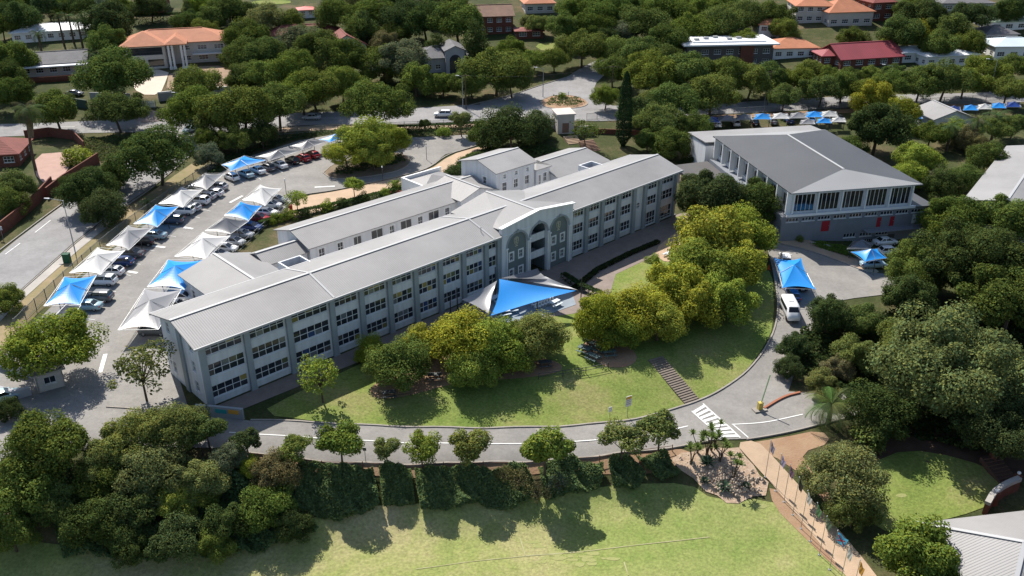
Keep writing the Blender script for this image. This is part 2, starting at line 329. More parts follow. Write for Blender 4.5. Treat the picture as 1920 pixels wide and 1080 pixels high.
sheet('roadside_soil', [(420, 845), (560, 864), (700, 870), (830, 871), (930, 868), (1060, 864), (1170, 850), (1270, 840), (1300, 850), (1250, 885), (1180, 890), (1060, 884), (930, 890), (830, 893), (700, 892), (560, 886), (430, 862)], SOIL, .045)
sheet('roadside_soil', [(1395, 832), (1460, 822), (1540, 806), (1560, 830), (1500, 850), (1520, 880), (1560, 930), (1580, 1000), (1540, 930), (1480, 870)], SOIL, .05)
sheet('roadside_soil', [(1440, 905), (1500, 960), (1570, 1040), (1600, 1090), (1560, 1060), (1500, 1000), (1450, 950)], SOIL, .08)
sheet('flag_path', [(1378, 832), (1418, 826), (1450, 858), (1510, 925), (1570, 990), (1640, 1075), (1700, 1160), (1640, 1160), (1590, 1085), (1520, 1000), (1462, 925), (1410, 868)], TANPV, .12, smooth=1)
sheet('gravel_bed', [(1258, 862), (1278, 850), (1300, 848), (1330, 838), (1360, 842), (1385, 840), (1398, 858), (1412, 872), (1424, 892), (1441, 905), (1436, 930), (1410, 932), (1385, 945), (1362, 944), (1345, 930), (1322, 922), (1300, 898), (1275, 882)], mat('pale_gravel', (.46, .36, .27), .95, 2.5, .5, col2=(.3, .2, .13), bump=1, bscale=3), .10, smooth=0)
sheet('right_lawn', [(1630, 870), (1700, 842), (1800, 858), (1905, 900), (1880, 935), (1850, 950), (1800, 968), (1720, 985), (1640, 1000), (1625, 930)], LAWN, .06)
sheet('garden_soil', [(1600, 800), (1700, 800), (1920, 820), (1960, 900), (1880, 900), (1790, 878), (1700, 858), (1650, 880)], mat('dark_soil', (.10, .06, .04), .95, .5, .4), .05)
sheet('left_street', [(-140, 600), (0, 474), (110, 390), (190, 336), (240, 303), (300, 272), (345, 245), (400, 262), (345, 300), (290, 347), (230, 387), (160, 437), (80, 507), (0, 578), (-140, 700)], ASPHS, .07)
sheet('upper_street', [(-150, 238), (60, 231), (200, 226), (330, 221), (450, 214), (600, 211), (760, 204), (900, 196), (1060, 193), (1150, 200), (1300, 197), (1450, 188), (1560, 182), (1750, 176), (2100, 160), (2100, 182), (1750, 196), (1560, 203), (1450, 210), (1300, 216), (1150, 228), (1050, 226), (900, 226), (760, 233), (600, 233), (450, 243), (380, 262), (320, 250), (200, 248), (60, 254), (-150, 262)], ASPHS, .076)
sheet('side_road', [(880, 199), (960, 180), (1010, 162), (1060, 147), (1085, 130), (1120, 112), (1168, 108), (1160, 125), (1120, 150), (1112, 172), (1125, 190), (1160, 203), (1060, 212), (960, 212)], ASPHS, .084)
sheet('garden_island', [(1012, 190), (1040, 178), (1080, 180), (1105, 192), (1095, 202), (1050, 205), (1020, 202)], SOIL, .14, 1.2)
sheet('verge', [(-120, 720), (0, 592), (80, 520), (160, 450), (230, 398), (290, 356), (340, 320), (400, 280), (420, 300), (330, 372), (240, 440), (150, 515), (70, 590), (0, 655), (-60, 720)], mat('dry_verge', (.30, .22, .13), .95, .2, .4, col2=(.16, .15, .06), bump=.4, bscale=4), .04)
sheet('pavement', [(-120, 705), (0, 582), (80, 511), (160, 441), (230, 391), (240, 398), (170, 450), (90, 520), (10, 592), (-100, 712)], CONC, .09)
sheet('pavement', [(440, 246), (600, 236), (760, 236), (900, 229), (1010, 230), (1010, 237), (900, 237), (760, 243), (600, 243), (450, 254)], TANPV, .08)
sheet('pavement', [(1280, 219), (1450, 212), (1560, 206), (1750, 198), (1900, 188), (1900, 196), (1750, 206), (1560, 213), (1450, 218), (1290, 226)], SOIL, .07)
sheet('drive_sidewalk', [(532, 402), (562, 370), (640, 358), (740, 335), (803, 321), (845, 291), (885, 279), (925, 270), (930, 279), (885, 294), (855, 322), (790, 343), (700, 364), (610, 392), (560, 412)], TANPV, .11)
sheet('planted_island', [(606, 325), (625, 308), (680, 292), (740, 286), (770, 295), (768, 312), (735, 325), (660, 336), (620, 336)], mat('mulch', (.16, .10, .07), .95, .5, .5, col2=(.2, .17, .11)), .15, 1.2)
sheet('driveway', [(240, 128), (318, 132), (312, 150), (300, 178), (262, 178), (240, 150)], mat('cream_paving', (.62, .52, .42), .9, .4, .15), .08, 2)
sheet('driveway', [(245, 208), (298, 206), (310, 228), (255, 232)], BRKPV, .1, 2)
sheet('building_yard', [(318, 128), (440, 122), (440, 168), (310, 178)], mat('builders_sand', (.36, .25, .17), .95, .2, .4), .06, 2)
sheet('brick_yard', [(62, 290), (130, 285), (140, 300), (115, 335), (70, 345)], mat('pink_paving', (.42, .27, .22), .9, .5, .2), .08, 2)
sheet('hall_path', [(1450, 452), (1475, 440), (1530, 455), (1590, 478), (1650, 508), (1640, 516), (1580, 492), (1520, 470), (1480, 462)], TANPV, .14, 1.2)
sheet('back_lawn', [(470, 2), (545, 0), (545, 8), (475, 9)], LAWN, .1, 3)
sheet('back_lawn', [(1000, 85), (1035, 78), (1050, 92), (1020, 98)], LAWN, .1, 2)
KERB = mat('kerb_concrete', (.32, .29, .255), .9, .8, .3)
for l in ([(470, 789), (620, 796), (760, 802), (900, 805), (1000, 802), (1130, 795), (1230, 779), (1298, 757), (1348, 736), (1398, 701), (1436, 655), (1456, 610), (1459, 560), (1449, 505)], [(420, 844), (560, 864), (700, 869), (830, 870), (930, 867), (1060, 863), (1170, 849), (1270, 839), (1330, 828)],
          [(1400, 825), (1500, 807), (1560, 791), (1640, 773)], [(606, 325), (625, 308), (680, 292), (740, 286), (770, 295), (768, 312), (735, 325), (660, 336), (620, 336), (606, 325)], [(560, 367), (640, 356), (740, 333), (801, 319), (838, 290), (882, 278), (920, 264)],
          [(200, 764), (250, 767), (372, 778)], [(0, 582), (80, 511), (160, 441), (230, 391), (290, 350), (345, 303)], [(0, 470), (110, 387), (190, 333), (240, 300)], [(1462, 458), (1520, 471), (1580, 493), (1640, 517)],
          [(1012, 190), (1040, 178), (1080, 180), (1105, 192), (1095, 202), (1050, 205), (1020, 202), (1012, 190)], [(450, 245), (600, 235), (760, 235), (900, 228), (1010, 229)], [(880, 198), (960, 179), (1010, 161), (1060, 146)]):
    strip('kerb', l, .22, .14, KERB, .06)
# painted lines
for l in ([(430, 812), (520, 818), (640, 826), (760, 832), (900, 834), (1000, 833), (1130, 826), (1230, 814), (1290, 800)], [(1372, 797), (1430, 794), (1470, 786), (1505, 778)], [(1375, 798), (1403, 822)]):
    strip('road_line', l, .16, .001, MARK, .125)
for a, b in (((1297, 772), (1352, 822)), ((1318, 758), (1388, 822))): strip('crossing_line', (a, b), .2, .001, MARK, .125, it=0)
for i in range(9):
    f = (i+.5)/9; strip('crossing_stripe', ((1297+55*f, 772+50*f), (1318+70*f, 758+64*f)), .45, .001, MARK, .128, it=0)
for a, b in (((10, 478), (38, 457)), ((66, 437), (95, 414)), ((125, 391), (150, 373)), ((228, 338), (247, 325)), ((40, 241), (70, 240)), ((110, 239), (140, 238)), ((600, 222), (640, 222)), ((700, 219), (740, 218)), ((1030, 207), (1080, 207))):
    strip('lane_dash', (a, b), .18, .001, MARK, .11, it=0)
for a, b in (((431, 381), (455, 368)), ((188, 700), (198, 665)), ((590, 352), (628, 350)), ((285, 462), (310, 465)), ((240, 510), (258, 513)), ((193, 557), (203, 560)), ((345, 427), (362, 430))):
    strip('road_arrow', (a, b), .55, .001, MARK, .12, it=0)
for a, b in (((150, 597), (178, 601)), ((165, 567), (190, 570)), ((195, 545), (218, 548)), ((222, 513), (245, 518)), ((243, 493), (264, 497)), ((255, 465), (290, 472)), ((300, 440), (330, 445)), ((318, 425), (350, 430)), ((352, 403), (375, 410)), ((372, 392), (395, 397)), ((385, 380), (405, 385)), ((400, 367), (420, 372)),
             ((448, 338), (458, 345)), ((478, 330), (490, 338)), ((520, 318), (530, 325)), ((540, 310), (550, 317)), ((345, 580), (368, 582)), ((430, 470), (450, 475)), ((520, 385), (535, 390))):
    strip('bay_line', (a, b), .11, .001, MARK, .12, it=0)
# ------------------------------------------------------------------ building tools
def wallface(mb, mp, a0, a1, z0, z1, ops=(), dep=.2, mi=0):
    """wall plane with real openings; mp(a, z, depth) gives the point"""
    xs_ = sorted({a0, a1, *[v for o in ops for v in o[:2]]}); zs = sorted({z0, z1, *[v for o in ops for v in o[2:4]]})
    for i in range(len(xs_)-1):
        for j in range(len(zs)-1):
            cx, cz = (xs_[i]+xs_[i+1])/2, (zs[j]+zs[j+1])/2
            if any(o[0] < cx < o[1] and o[2] < cz < o[3] for o in ops): continue
            mb.poly([mp(xs_[i], zs[j], 0), mp(xs_[i+1], zs[j], 0), mp(xs_[i+1], zs[j+1], 0), mp(xs_[i], zs[j+1], 0)], mi)
    for o in ops:
        c = [(o[0], o[2]), (o[1], o[2]), (o[1], o[3]), (o[0], o[3])]
        for i in range(4):
            p, q = c[i], c[(i+1) % 4]; mb.poly([mp(*p, 0), mp(*q, 0), mp(*q, dep), mp(*p, dep)], mi)
def side(k, x0, x1, y0, y1):
    """the four sides of a box: f front (-y), b back, l left (-x), r right"""
    return {'f': lambda a, z, d: (a, y0+d, z), 'b': lambda a, z, d: (a, y1-d, z), 'l': lambda a, z, d: (x0+d, a, z), 'r': lambda a, z, d: (x1-d, a, z)}[k]
def mbox(mb, mp, a0, a1, z0, z1, d0, d1, mi=0):
    c = [mp(a, z, d) for d in (d0, d1) for a, z in ((a0, z0), (a1, z0), (a1, z1), (a0, z1))]
    mb.add(c, [(0, 1, 2, 3), (7, 6, 5, 4), (0, 4, 5, 1), (1, 5, 6, 2), (2, 6, 7, 3), (3, 7, 4, 0)], mi)
PANETONE = [(.02, .025, .035)]*9+[(.035, .04, .05)]*5+[(.04, .07, .16), (.10, .09, .08), (.32, .25, .08), (.12, .13, .06), (.20, .17, .06), (.14, .15, .16)]
def window(par, mp, r, nx=1, nz=1, fw=.07, dep=.14, split=False, m=None, surround=0, tones=None):
    mb = MB(); x0, x1, z0, z1 = r; m = m or WHITE
    for i in range(nx+1):
        x = x0+(x1-x0)*i/nx; w2 = fw if i in (0, nx) else fw*.8; xa = min(max(x-w2/2, x0+.002), x1-w2-.002); mbox(mb, mp, xa, xa+w2, z0+.002, z1-.002, dep-.05, dep+.03)
    for j in range(nz+1):
        z = z0+(z1-z0)*j/nz; za = min(max(z-fw/2, z0+.002), z1-fw-.002); mbox(mb, mp, x0+.002, x1-.002, za, za+fw, dep-.045, dep+.025)
    mbox(mb, mp, x0-.06, x1+.06, z0-.09, z0-.002, -.07, dep-.05)
    if surround:
        for a, b, c, d in ((x0-surround, x0-.003, z0-surround, z1+surround), (x1+.003, x1+surround, z0-surround, z1+surround), (x0-.003, x1+.003, z1+.003, z1+surround), (x0-.003, x1+.003, z0-surround, z0-.092)): mbox(mb, mp, a, b, c, d, -.06, .02)
    o = mb.build('window', m, par); tones = tones or PANETONE
    if split:
        for i in range(nx):
            for j in range(nz):
                p = MB(); a, b = x0+(x1-x0)*i/nx, x0+(x1-x0)*(i+1)/nx; c, d = z0+(z1-z0)*j/nz, z0+(z1-z0)*(j+1)/nz
                t = rnd.uniform(-.012, .012); q = [mp(a, c, dep+t), mp(b, c, dep-t), mp(b, d, dep-t), mp(a, d, dep+t)]
                p.poly(q); p.build('pane', GLASS, o, color=rnd.choice(tones))
    else:
        p = MB(); p.poly([mp(x0, z0, dep), mp(x1, z0, dep), mp(x1, z1, dep), mp(x0, z1, dep)]); p.build('pane', GLASS, o, color=rnd.choice(tones[:14]))
    return o
def door(par, mp, r, m, color=None):
    mb = MB(); x0, x1, z0, z1 = r; mbox(mb, mp, x0, x1, z0, z1, .06, .12); o = mb.build('door', m, par, color=color)
    k = MB(); mbox(k, mp, x1-.18, x1-.1, z0+1, z0+1.1, .0, .055); k.build('handle', STEEL, o); return o
def hip(x0, x1, y0, y1, ze, zr, ov=.5, h0=None, h1=None, axis='x', off=.5):
    """roof planes: front, back and the two ends (hip inset h0/h1, 0 = gable), eaves overhanging by ov"""
    if axis == 'y':
        R = hip(y0, y1, x0, x1, ze, zr, ov, h0, h1, 'x', off); return [[(p[1], p[0], p[2]) for p in r] for r in R]
    X0, X1, Y0, Y1 = x0-ov, x1+ov, y0-ov, y1+ov; ym = Y0+(Y1-Y0)*off
    h0 = (Y1-Y0)/2 if h0 is None else h0; h1 = (Y1-Y0)/2 if h1 is None else h1
    a, b = (X0+h0, ym, zr), (X1-h1, ym, zr)
    R = [[(X0, Y0, ze), (X1, Y0, ze), b, a], [(X1, Y1, ze), (X0, Y1, ze), a, b]]
    if h0 > 0: R.append([(X0, Y1, ze), (X0, Y0, ze), a])
    if h1 > 0: R.append([(X1, Y0, ze), (X1, Y1, ze), b])
    return R
def roof(par, planes, mats, th=.16, ridge=None, rm=None, name='roof'):
    mb = MB()
    for i, p in enumerate(planes): mb.slab(p, th, i if isinstance(mats, (list, tuple)) and i < len(mats) else 0)
    o = mb.build(name, mats, par)
    if ridge is not None:
        r = MB()
        for p, q in ridge: r.bar((p[0], p[1], p[2]+.03), (q[0], q[1], q[2]+.03), .42, .08)
        r.build('ridge_cap', rm or RIDGE, o)
    return o
def gable_end(mb, mp, a0, a1, ze, zr, am=None, mi=0):
    am = (a0+a1)/2 if am is None else am; mb.poly([mp(a0, ze, 0), mp(a1, ze, 0), mp(am, zr, 0)], mi)
# ------------------------------------------------------------------ main school block
sch = thing('school_building', 'long three-storey grey school block with arched central portal', 'school', (A0[0], A0[1], 0), ANG)
PS = [0, 6.1, 12, 18.5, 23.2, 27.9, 32.5, 37, 41.5, 46, 48.9]; PR = [64.8, 68.7, 72.7, 77, 81.2, 84.2, 88.4, 93.2]
fm = side('f', 0, 93.2, .45, 11.4); ops = []; wl = []
SILL = (1.0, 4.05, 7.05); WH = (1.7, 1.75, 1.55)
for seq in (PS, PR):
    for i in range(len(seq)-1):
        a, b = seq[i]+.5, seq[i+1]-.5
        if b-a < 2.5: a, b = a+.25, b-.1
        for k in range(3):
            r = (a, b, SILL[k], SILL[k]+WH[k])
            if seq is PR and i >= 5 and k == 0: r = (a, b, .25, 2.7)
            if seq is PR and i == 4 and k != 1: continue
            if seq is PR and i == 4: r = (a+.4, b-.4, 4.3, 5.3)
            ops.append(r); wl.append((r, 5 if b-a > 4.4 else (4 if b-a > 2.5 else 2), seq is PS))
wb = MB(); wallface(wb, fm, 0, 93.2, -.6, 9, ops+[(55.0, 58.8, -.6, 8.99)], .22)
lm = side('l', 0, 93.2, .45, 11.4); rm_ = side('r', 0, 93.2, .45, 11.4); bm_ = side('b', 0, 93.2, .45, 11.4)
lo_ = [(d, d+.95, z, z+1.5) for d in (2.4, 5.6, 8.8) for z in (1.2, 4.1, 7.0)]
wallface(wb, lm, .45, 11.4, -.6, 9, lo_, .2); wallface(wb, rm_, .45, 11.4, -.6, 9, lo_, .2)
bo = [(4+i*4.6, 6.6+i*4.6, z, z+1.5) for i in range(19) for z in (4.1, 7.0)]
wallface(wb, bm_, 0, 93.2, -.6, 9, bo, .2)
gable_end(wb, lm, .45, 11.4, 9, 10.45); gable_end(wb, rm_, .45, 11.4, 9, 10.45)
for a in range(3): mbox(wb, fm, .1, 54.8, SILL[a]-.28, SILL[a]-.16, -.06, .0); mbox(wb, fm, 59, 93.1, SILL[a]-.28, SILL[a]-.16, -.06, .0)
wb.build('wall', WALL, sch)
for r, n, sp in wl: window(sch, fm, r, n, 2, split=sp)
for r in lo_: window(sch, lm, r, 2, 2); window(sch, rm_, r, 1, 2)
for r in bo: window(sch, bm_, r, 3, 2)
for s in PS[:-1]+[48.6]+PR:
    p = MB(); x0 = max(s-.38, -.12); p.box(x0, min(x0+.76, 93.3), -.02, .449, -.6, 8.96); p.box(x0-.05, x0+.81, -.08, .5, -.6, .35); p.build('pier', PIER, sch)
p = MB(); p.box(-.22, -.01, 5.2, 6.2, -.6, 8.9); p.build('pier', PIER, sch)
RF = [[(-.9, -.35, 9.0), (48.7, -.35, 9.0), (48.7, 5.6, 10.6), (-.9, 5.6, 10.6)], [(65, -.35, 9.0), (94.3, -.35, 9.0), (94.3, 5.6, 10.6), (65, 5.6, 10.6)], [(48.7, -.0, 9.1), (65, -.0, 9.1), (65, 5.6, 10.6), (48.7, 5.6, 10.6)], [(94.3, 12.1, 9.0), (-.9, 12.1, 9.0), (-.9, 5.6, 10.6), (94.3, 5.6, 10.6)]]
ro = roof(sch, RF, ROOFX, .14, [((-.9, 5.6, 10.6), (94.3, 5.6, 10.6))])
for s0 in (18.7, 47.2):
    f = MB(); f.bar((s0, -.35, 9.05), (s0, 5.6, 10.66), .3, .05); f.bar((s0, 5.6, 10.66), (s0, 12.1, 9.05), .3, .05); f.build('joint_flashing', RIDGE, ro)
for a, b in ((-.9, 48.8), (64.9, 94.3)):
    f = MB(); f.box(a, b, -.52, -.36, 8.72, 9.02); f.build('gutter', RIDGE, ro)
f = MB(); f.box(-.9, 94.3, 12.11, 12.27, 8.72, 9.02); f.build('gutter', RIDGE, ro)
f = MB(); f.tube((46.6, 2, 9.5), (46.6, 2, 10.5), .06); f.build('vent_pipe', STEEL, ro)
# soffit
f = MB(); f.box(-.8, 54.9, -.34, .44, 8.78, 8.85); f.box(58.9, 93.9, -.34, .44, 8.78, 8.85); f.build('soffit', WHITE, sch)
# portal
def ptop(x): return 10.1+1.0*(1-abs(x-56.85)/7.95)
arches = [(50.0, 54.3, 8.7), (55.0, 58.8, 8.85), (59.5, 63.8, 8.7)]
def pbot(x):
    for a, b, t in arches:
        if a < x < b: rr = (b-a)/2; return t-rr+math.sqrt(max(rr*rr-(x-(a+b)/2)**2, 0))
    return None
Yp = -.25; pb = MB(); X = sorted(set([48.9, 64.8, 56.85]+[v for a in arches for v in a[:2]]+[a+(b-a)*(.5-.5*math.cos(math.pi*i/20)) for a, b, t in arches for i in range(21)]))
for i in range(len(X)-1):
    a, b = X[i], X[i+1]; m_ = (a+b)/2; inn = pbot(m_) is not None
    if inn:
        ar = [q for q in arches if q[0] < m_ < q[1]][0]; rr = (ar[1]-ar[0])/2; cz = ar[2]-rr; cx = (ar[0]+ar[1])/2
        za = cz+math.sqrt(max(rr*rr-(a-cx)**2, 0)); zb = cz+math.sqrt(max(rr*rr-(b-cx)**2, 0))
        pb.poly([(a, Yp, za), (a, Yp+.5, za), (b, Yp+.5, zb), (b, Yp, zb)])
    else: za = zb = -.6
    pb.poly([(a, Yp, za), (b, Yp, zb), (b, Yp, ptop(b)), (a, Yp, ptop(a))])
    pb.poly([(a, Yp+.5, 9.1), (b, Yp+.5, 9.1), (b, Yp+.5, ptop(b)), (a, Yp+.5, ptop(a))])
for a, b, t in arches:
    zs = t-(b-a)/2
    for x in (a, b): pb.poly([(x, Yp, -.6), (x, Yp+.5, -.6), (x, Yp+.5, zs), (x, Yp, zs)])
for x in (48.9, 64.8): pb.poly([(x, Yp, -.6), (x, .45, -.6), (x, .45, 10.1), (x, Yp, 10.1)])
por = pb.build('portal', WALL, sch)
f = MB(); f.bar((48.6, Yp+.15, 10.17), (56.85, Yp+.15, 11.17), .8, .16); f.bar((56.85, Yp+.15, 11.17), (65.1, Yp+.15, 10.17), .8, .16); f.build('coping', WHITE, por)
for a, b, t in arches:
    cx, rr = (a+b)/2, (b-a)/2; cz = t-rr; f = MB(); n = 20
    for i in range(n):
        t0, t1 = math.pi*i/n, math.pi*(i+1)/n; q = [(cx+r*math.cos(u), y, cz+r*math.sin(u)) for y in (Yp-.1, Yp-.004) for r, u in ((rr, t0), (rr+.3, t0), (rr+.3, t1), (rr, t1))]
        f.add(q, [(0, 1, 2, 3), (0, 4, 5, 1), (1, 5, 6, 2), (2, 6, 7, 3), (3, 7, 4, 0)])
    f.box(cx-.2, cx+.2, Yp-.18, Yp-.105, t-.02, t+.5); f.build('arch_moulding', PIER, por)
    for x in (a-.16, b+.16):
        f = MB(); f.tube((x, Yp-.12, -.6), (x, Yp-.12, cz-.1), .13, n=8); f.box(x-.2, x+.2, Yp-.3, Yp-.005, cz-.1, cz+.1); f.build('column', WHITE, por)
for a, b, t in (arches[0], arches[2]):
    yq = Yp+.3; pm = (lambda yq: lambda x, z, d: (x, yq+d, z))(yq); cx = (a+b)/2
    w4 = [(x, x+.75, z, z+1.25) for x in (a+.75, b-1.5) for z in (1.2, 4.1)]; f = MB(); wallface(f, pm, a, b, -.6, 6.55, w4, .15)
    f.poly([(cx+2.15*math.cos(math.pi*i/16), yq, 6.55+2.15*math.sin(math.pi*i/16)) for i in range(17)]); pn = f.build('arch_panel', PANEL, sch)
    for r in w4: window(pn, pm, r, 2, 2, .06, .1, surround=.22)
    # crest: shield with a chevron and bars
    sp = [(-.42, .5), (.42, .5), (.45, 0), (.3, -.4), (0, -.68), (-.3, -.4), (-.45, 0)]; f = MB(); g = MB(); k = len(sp)
    for i in range(k):
        p, q = sp[i], sp[(i+1) % k]; f.bar((cx+p[0], yq-.05, 7.15+p[1]), (cx+q[0], yq-.05, 7.15+q[1]), .07, .07)
    for z in (.62, .25, -.05, -.3): f.box(cx-.28+max(-z, 0)*.3, cx+.28-max(-z, 0)*.3, yq-.07, yq-.02, 7.15+z, 7.22+z)
    f.box(cx-.04, cx+.04, yq-.06, yq-.015, 6.7, 7.6); f.box(cx-.3, cx+.3, yq-.07, yq-.02, 6.25, 6.36)
    f.build('crest', mat('pale_gold', (.55, .50, .36), .7), pn)
a, b, t = arches[1]; f = MB(); f.poly([(a, 3, -.6), (b, 3, -.6), (b, 3, 9), (a, 3, 9)]); f.poly([(a, Yp+.5, -.6), (a, 3, -.6), (a, 3, 9), (a, Yp+.5, 9)]); f.poly([(b, Yp+.5, -.6), (b, 3, -.6), (b, 3, 9), (b, Yp+.5, 9)]); f.poly([(a, Yp+.5, 9), (b, Yp+.5, 9), (b, 3, 9), (a, 3, 9)])
ent = f.build('entrance_recess', PANEL, sch)  # dark paint stands in for the deep shadow inside the recess
for z in (3.0, 6.0):
    f = MB(); f.box(a+.01, b-.01, .35, 2.99, z-.2, z); f.box(a+.01, b-.01, .3, .45, z-.3, z+.95); f.build('balcony', WALL, sch)
em = lambda x, z, d: (x, 2.97+d, z)
f = MB(); f.box(a+.25, b-.25, 2.9, 2.98, 0, 2.5); dd = f.build('door', DARKST, sch)
for z in (3.1, 6.1):
    f = MB(); f.box(a+.05, b-.05, 2.9, 2.97, z, z+2.6); f.build('balcony_glazing', GLASS, sch, color=(.03, .035, .04))  # dark glass widened so the recess reads as deeply shaded
# cross gable over the portal and rear dormer
roof(sch, [[(49.1, .25, 9.75), (49.1, 12.4, 9.2), (56.85, 12.4, 10.85), (56.85, .25, 10.95)], [(64.6, .25, 9.75), (64.6, 12.4, 9.2), (56.85, 12.4, 10.85), (56.85, .25, 10.95)]], ROOFY, .1, [((56.85, .2, 10.95), (56.85, 12.4, 10.86))], name='cross_roof')
f = MB(); f.poly([(49.3, 12.3, 8.4), (64.4, 12.3, 8.4), (56.85, 12.3, 10.7)]); f.build('rear_gable', WALL, sch)
# light wells on the rear slope
for s0 in (18.9, 82.0):
    f = MB()
    f.box(s0, s0+.25, 11.6, 14.6, 0, 9.1); f.box(s0+3.4, s0+3.65, 11.6, 14.6, 0, 9.1); f.box(s0+.25, s0+3.4, 14.35, 14.6, 0, 9.1); tw = f.build('stair_tower', WALL, sch); f = MB(); f.box(s0+.26, s0+3.39, 12.3, 14.34, 0, 7.4); f.build('well_floor', DARKST, tw)  # dark floor colour stands in for the shade down in the well
for s in PS[1:-1]+PR[1:-1]:
    f = MB(); f.tube((s+.48, .38, 0), (s+.48, .38, 8.8), .055, n=6); f.build('downpipe', PIER, sch)
# ------------------------------------------------------------------ rear wings (same axes as the school block)
def wing(name, label, x0, x1, y0, y1, ze, zr, h0, h1, wf=(), wb_=(), wl_=(), wr_=(), axis='x', ov=.45, off=.5, surround=.16):
    t = thing(name, label, 'school wing', (A0[0], A0[1], 0), ANG); f = MB()
    for k, (p, q), wn in (('f', (x0, x1), wf), ('b', (x0, x1), wb_), ('l', (y0, y1), wl_), ('r', (y0, y1), wr_)):
        mp = side(k, x0, x1, y0, y1); wallface(f, mp, p, q, -.4, ze, wn, .18)
        if axis == 'x' and k in 'lr' and (h0 if k == 'l' else h1) == 0: gable_end(f, mp, p, q, ze, zr-.12, p+(q-p)*off)
        if axis == 'y' and k in 'fb' and (h0 if k == 'f' else h1) == 0: gable_end(f, mp, p, q, ze, zr-.12, p+(q-p)*off)
        for r in wn: window(t, mp, r, *((2, 2) if r[1]-r[0] < 1.5 else (2, 1)), .07, .12, surround=surround if r[1]-r[0] < 1.5 else 0)
    f.build('wall', WALL, t); pl = hip(x0, x1, y0, y1, ze, zr, ov, h0, h1, axis, off)
    r_ = pl[0]; roof(t, pl, ROOFX if axis == 'x' else ROOFY, .14, [(r_[3], r_[2])])
    return t
def wins(a, step, n, w_, z0, z1): return [(a+i*step, a+i*step+w_, z0, z1) for i in range(n)]
wing('classroom_wing', 'long single-storey wing with ribbed grey roof behind the school block', 30.2, 69, 25.3, 35.6, 4.5, 6.1, 0, 0, wins(31.8, 3.6, 2, 1.1, 1.9, 3.7)+wins(38.6, 3, 1, 1.6, 1.9, 3.8)+wins(42.2, 6.2, 3, 2.4, 1.8, 3.9)+wins(46, 6.2, 3, 1.0, 1.9, 3.7), wins(33, 4, 9, 1.6, 1.2, 2.8))
wing('link_wing', 'low hipped grey link roof between carport and school block', 11.2, 22.6, 12.3, 31, 3.9, 5.6, None, 0, wl_=wins(15, 4, 4, 1.2, 1, 2.5), axis='y')
wing('side_link_wing', 'short ridged link roof joining the hipped link to classroom wing', 22.8, 30, 25.9, 31.2, 3.7, 4.9, 0, 0, wins(24, 3, 2, 1.2, 1, 2.5))
wing('gabled_porch_wing', 'small gabled bay projecting from the rear classroom wing', 61, 69.8, 23.9, 33, 4.9, 6.4, 0, 0, wins(62, 2.5, 3, 1.5, 1.2, 3.2), axis='y', ov=.35)
wing('two_storey_wing', 'pale two-storey block with small windows behind the school block', 70, 80, 24.2, 34.3, 8, 9.5, 0, 0, wins(71.5, 3, 3, .9, 1.2, 2.9)+wins(71.5, 3, 3, 1.1, 3.9, 5.6)+wins(71.8, 3, 3, .7, 6.4, 7.2), wl_=[(27, 28, 5, 6.4)])
wing('stair_annex', 'narrow flat-topped annex beside the pale two-storey block', 80.2, 84, 23.9, 30, 6.3, 6.9, None, None, wins(80.9, 1.9, 1, .6, 2.2, 5)+wins(82.2, 2, 1, .9, 3.4, 5.2), ov=.3)
wing('east_wing', 'single-storey wing with wide grey roof right of the two-storey block', 84.2, 99, 21.9, 32.8, 4.4, 6.1, 0, 1.2, wins(86, 4, 3, 1.5, 1.2, 3))
t = thing('entrance_lobby', 'low lobby with pale curved parapet beside the brick steps', 'school wing', (A0[0], A0[1], 0), ANG)
f = MB(); f.box(62, 71, 36.2, 42.4, -.3, 3.2); f.build('wall', WALL, t)
f = MB(); f.slab([(62, 42.4, 3.6), (62, 36.2, 3.6), (66.5, 39.3, 4.7)], .1); f.slab([(62, 36.2, 3.6), (71, 36.2, 3.6), (66.5, 39.3, 4.7)], .1); f.slab([(71, 36.2, 3.6), (71, 42.4, 3.6), (66.5, 39.3, 4.7)], .1); f.slab([(71, 42.4, 3.6), (62, 42.4, 3.6), (66.5, 39.3, 4.7)], .1); f.build('roof', ROOFY, t)
f = MB(); f.box(61.6, 62, 36, 42.8, -.3, 4.4); f.box(62, 71.4, 42.42, 42.82, -.3, 4.4); f.build('parapet', WHITE, t)
f = MB(); f.box(68.2, 69, 23, 23.85, 4.2, 5.0)
t = thing('air_conditioner', 'white air conditioner box on the gabled bay wall', 'air conditioner', (*L2W(68.6, 23.4), 3.9), ANG); f = MB(); f.box(-.5, .5, -.4, .4, 0, .8); f.build('casing', WHITE, t); f = MB(); f.tube((0, -.42, .4), (0, -.405, .4), .3, n=12); f.build('fan_grille', DARKST, t)
# brick steps at the lobby and at the gate
def steps(label, c, rz, n, w_, run=.42, rise=.17, m=BRICK, tread=None, z=None):
    t = thing('steps', label, 'steps', (c[0], c[1], (tz(*c) if z is None else z)), rz)
    for i in range(n): f = MB(); f.box(-w_/2, w_/2, i*run, (i+1)*run+.03, -.5+rise*i*.98, rise*(i+1)); f.build('step', tread or m, t)
    return t
steps('red brick steps with pale edges beside the entrance lobby', L2W(60, 44), ANG-math.pi/2+.2, 6, 5, z=.0)
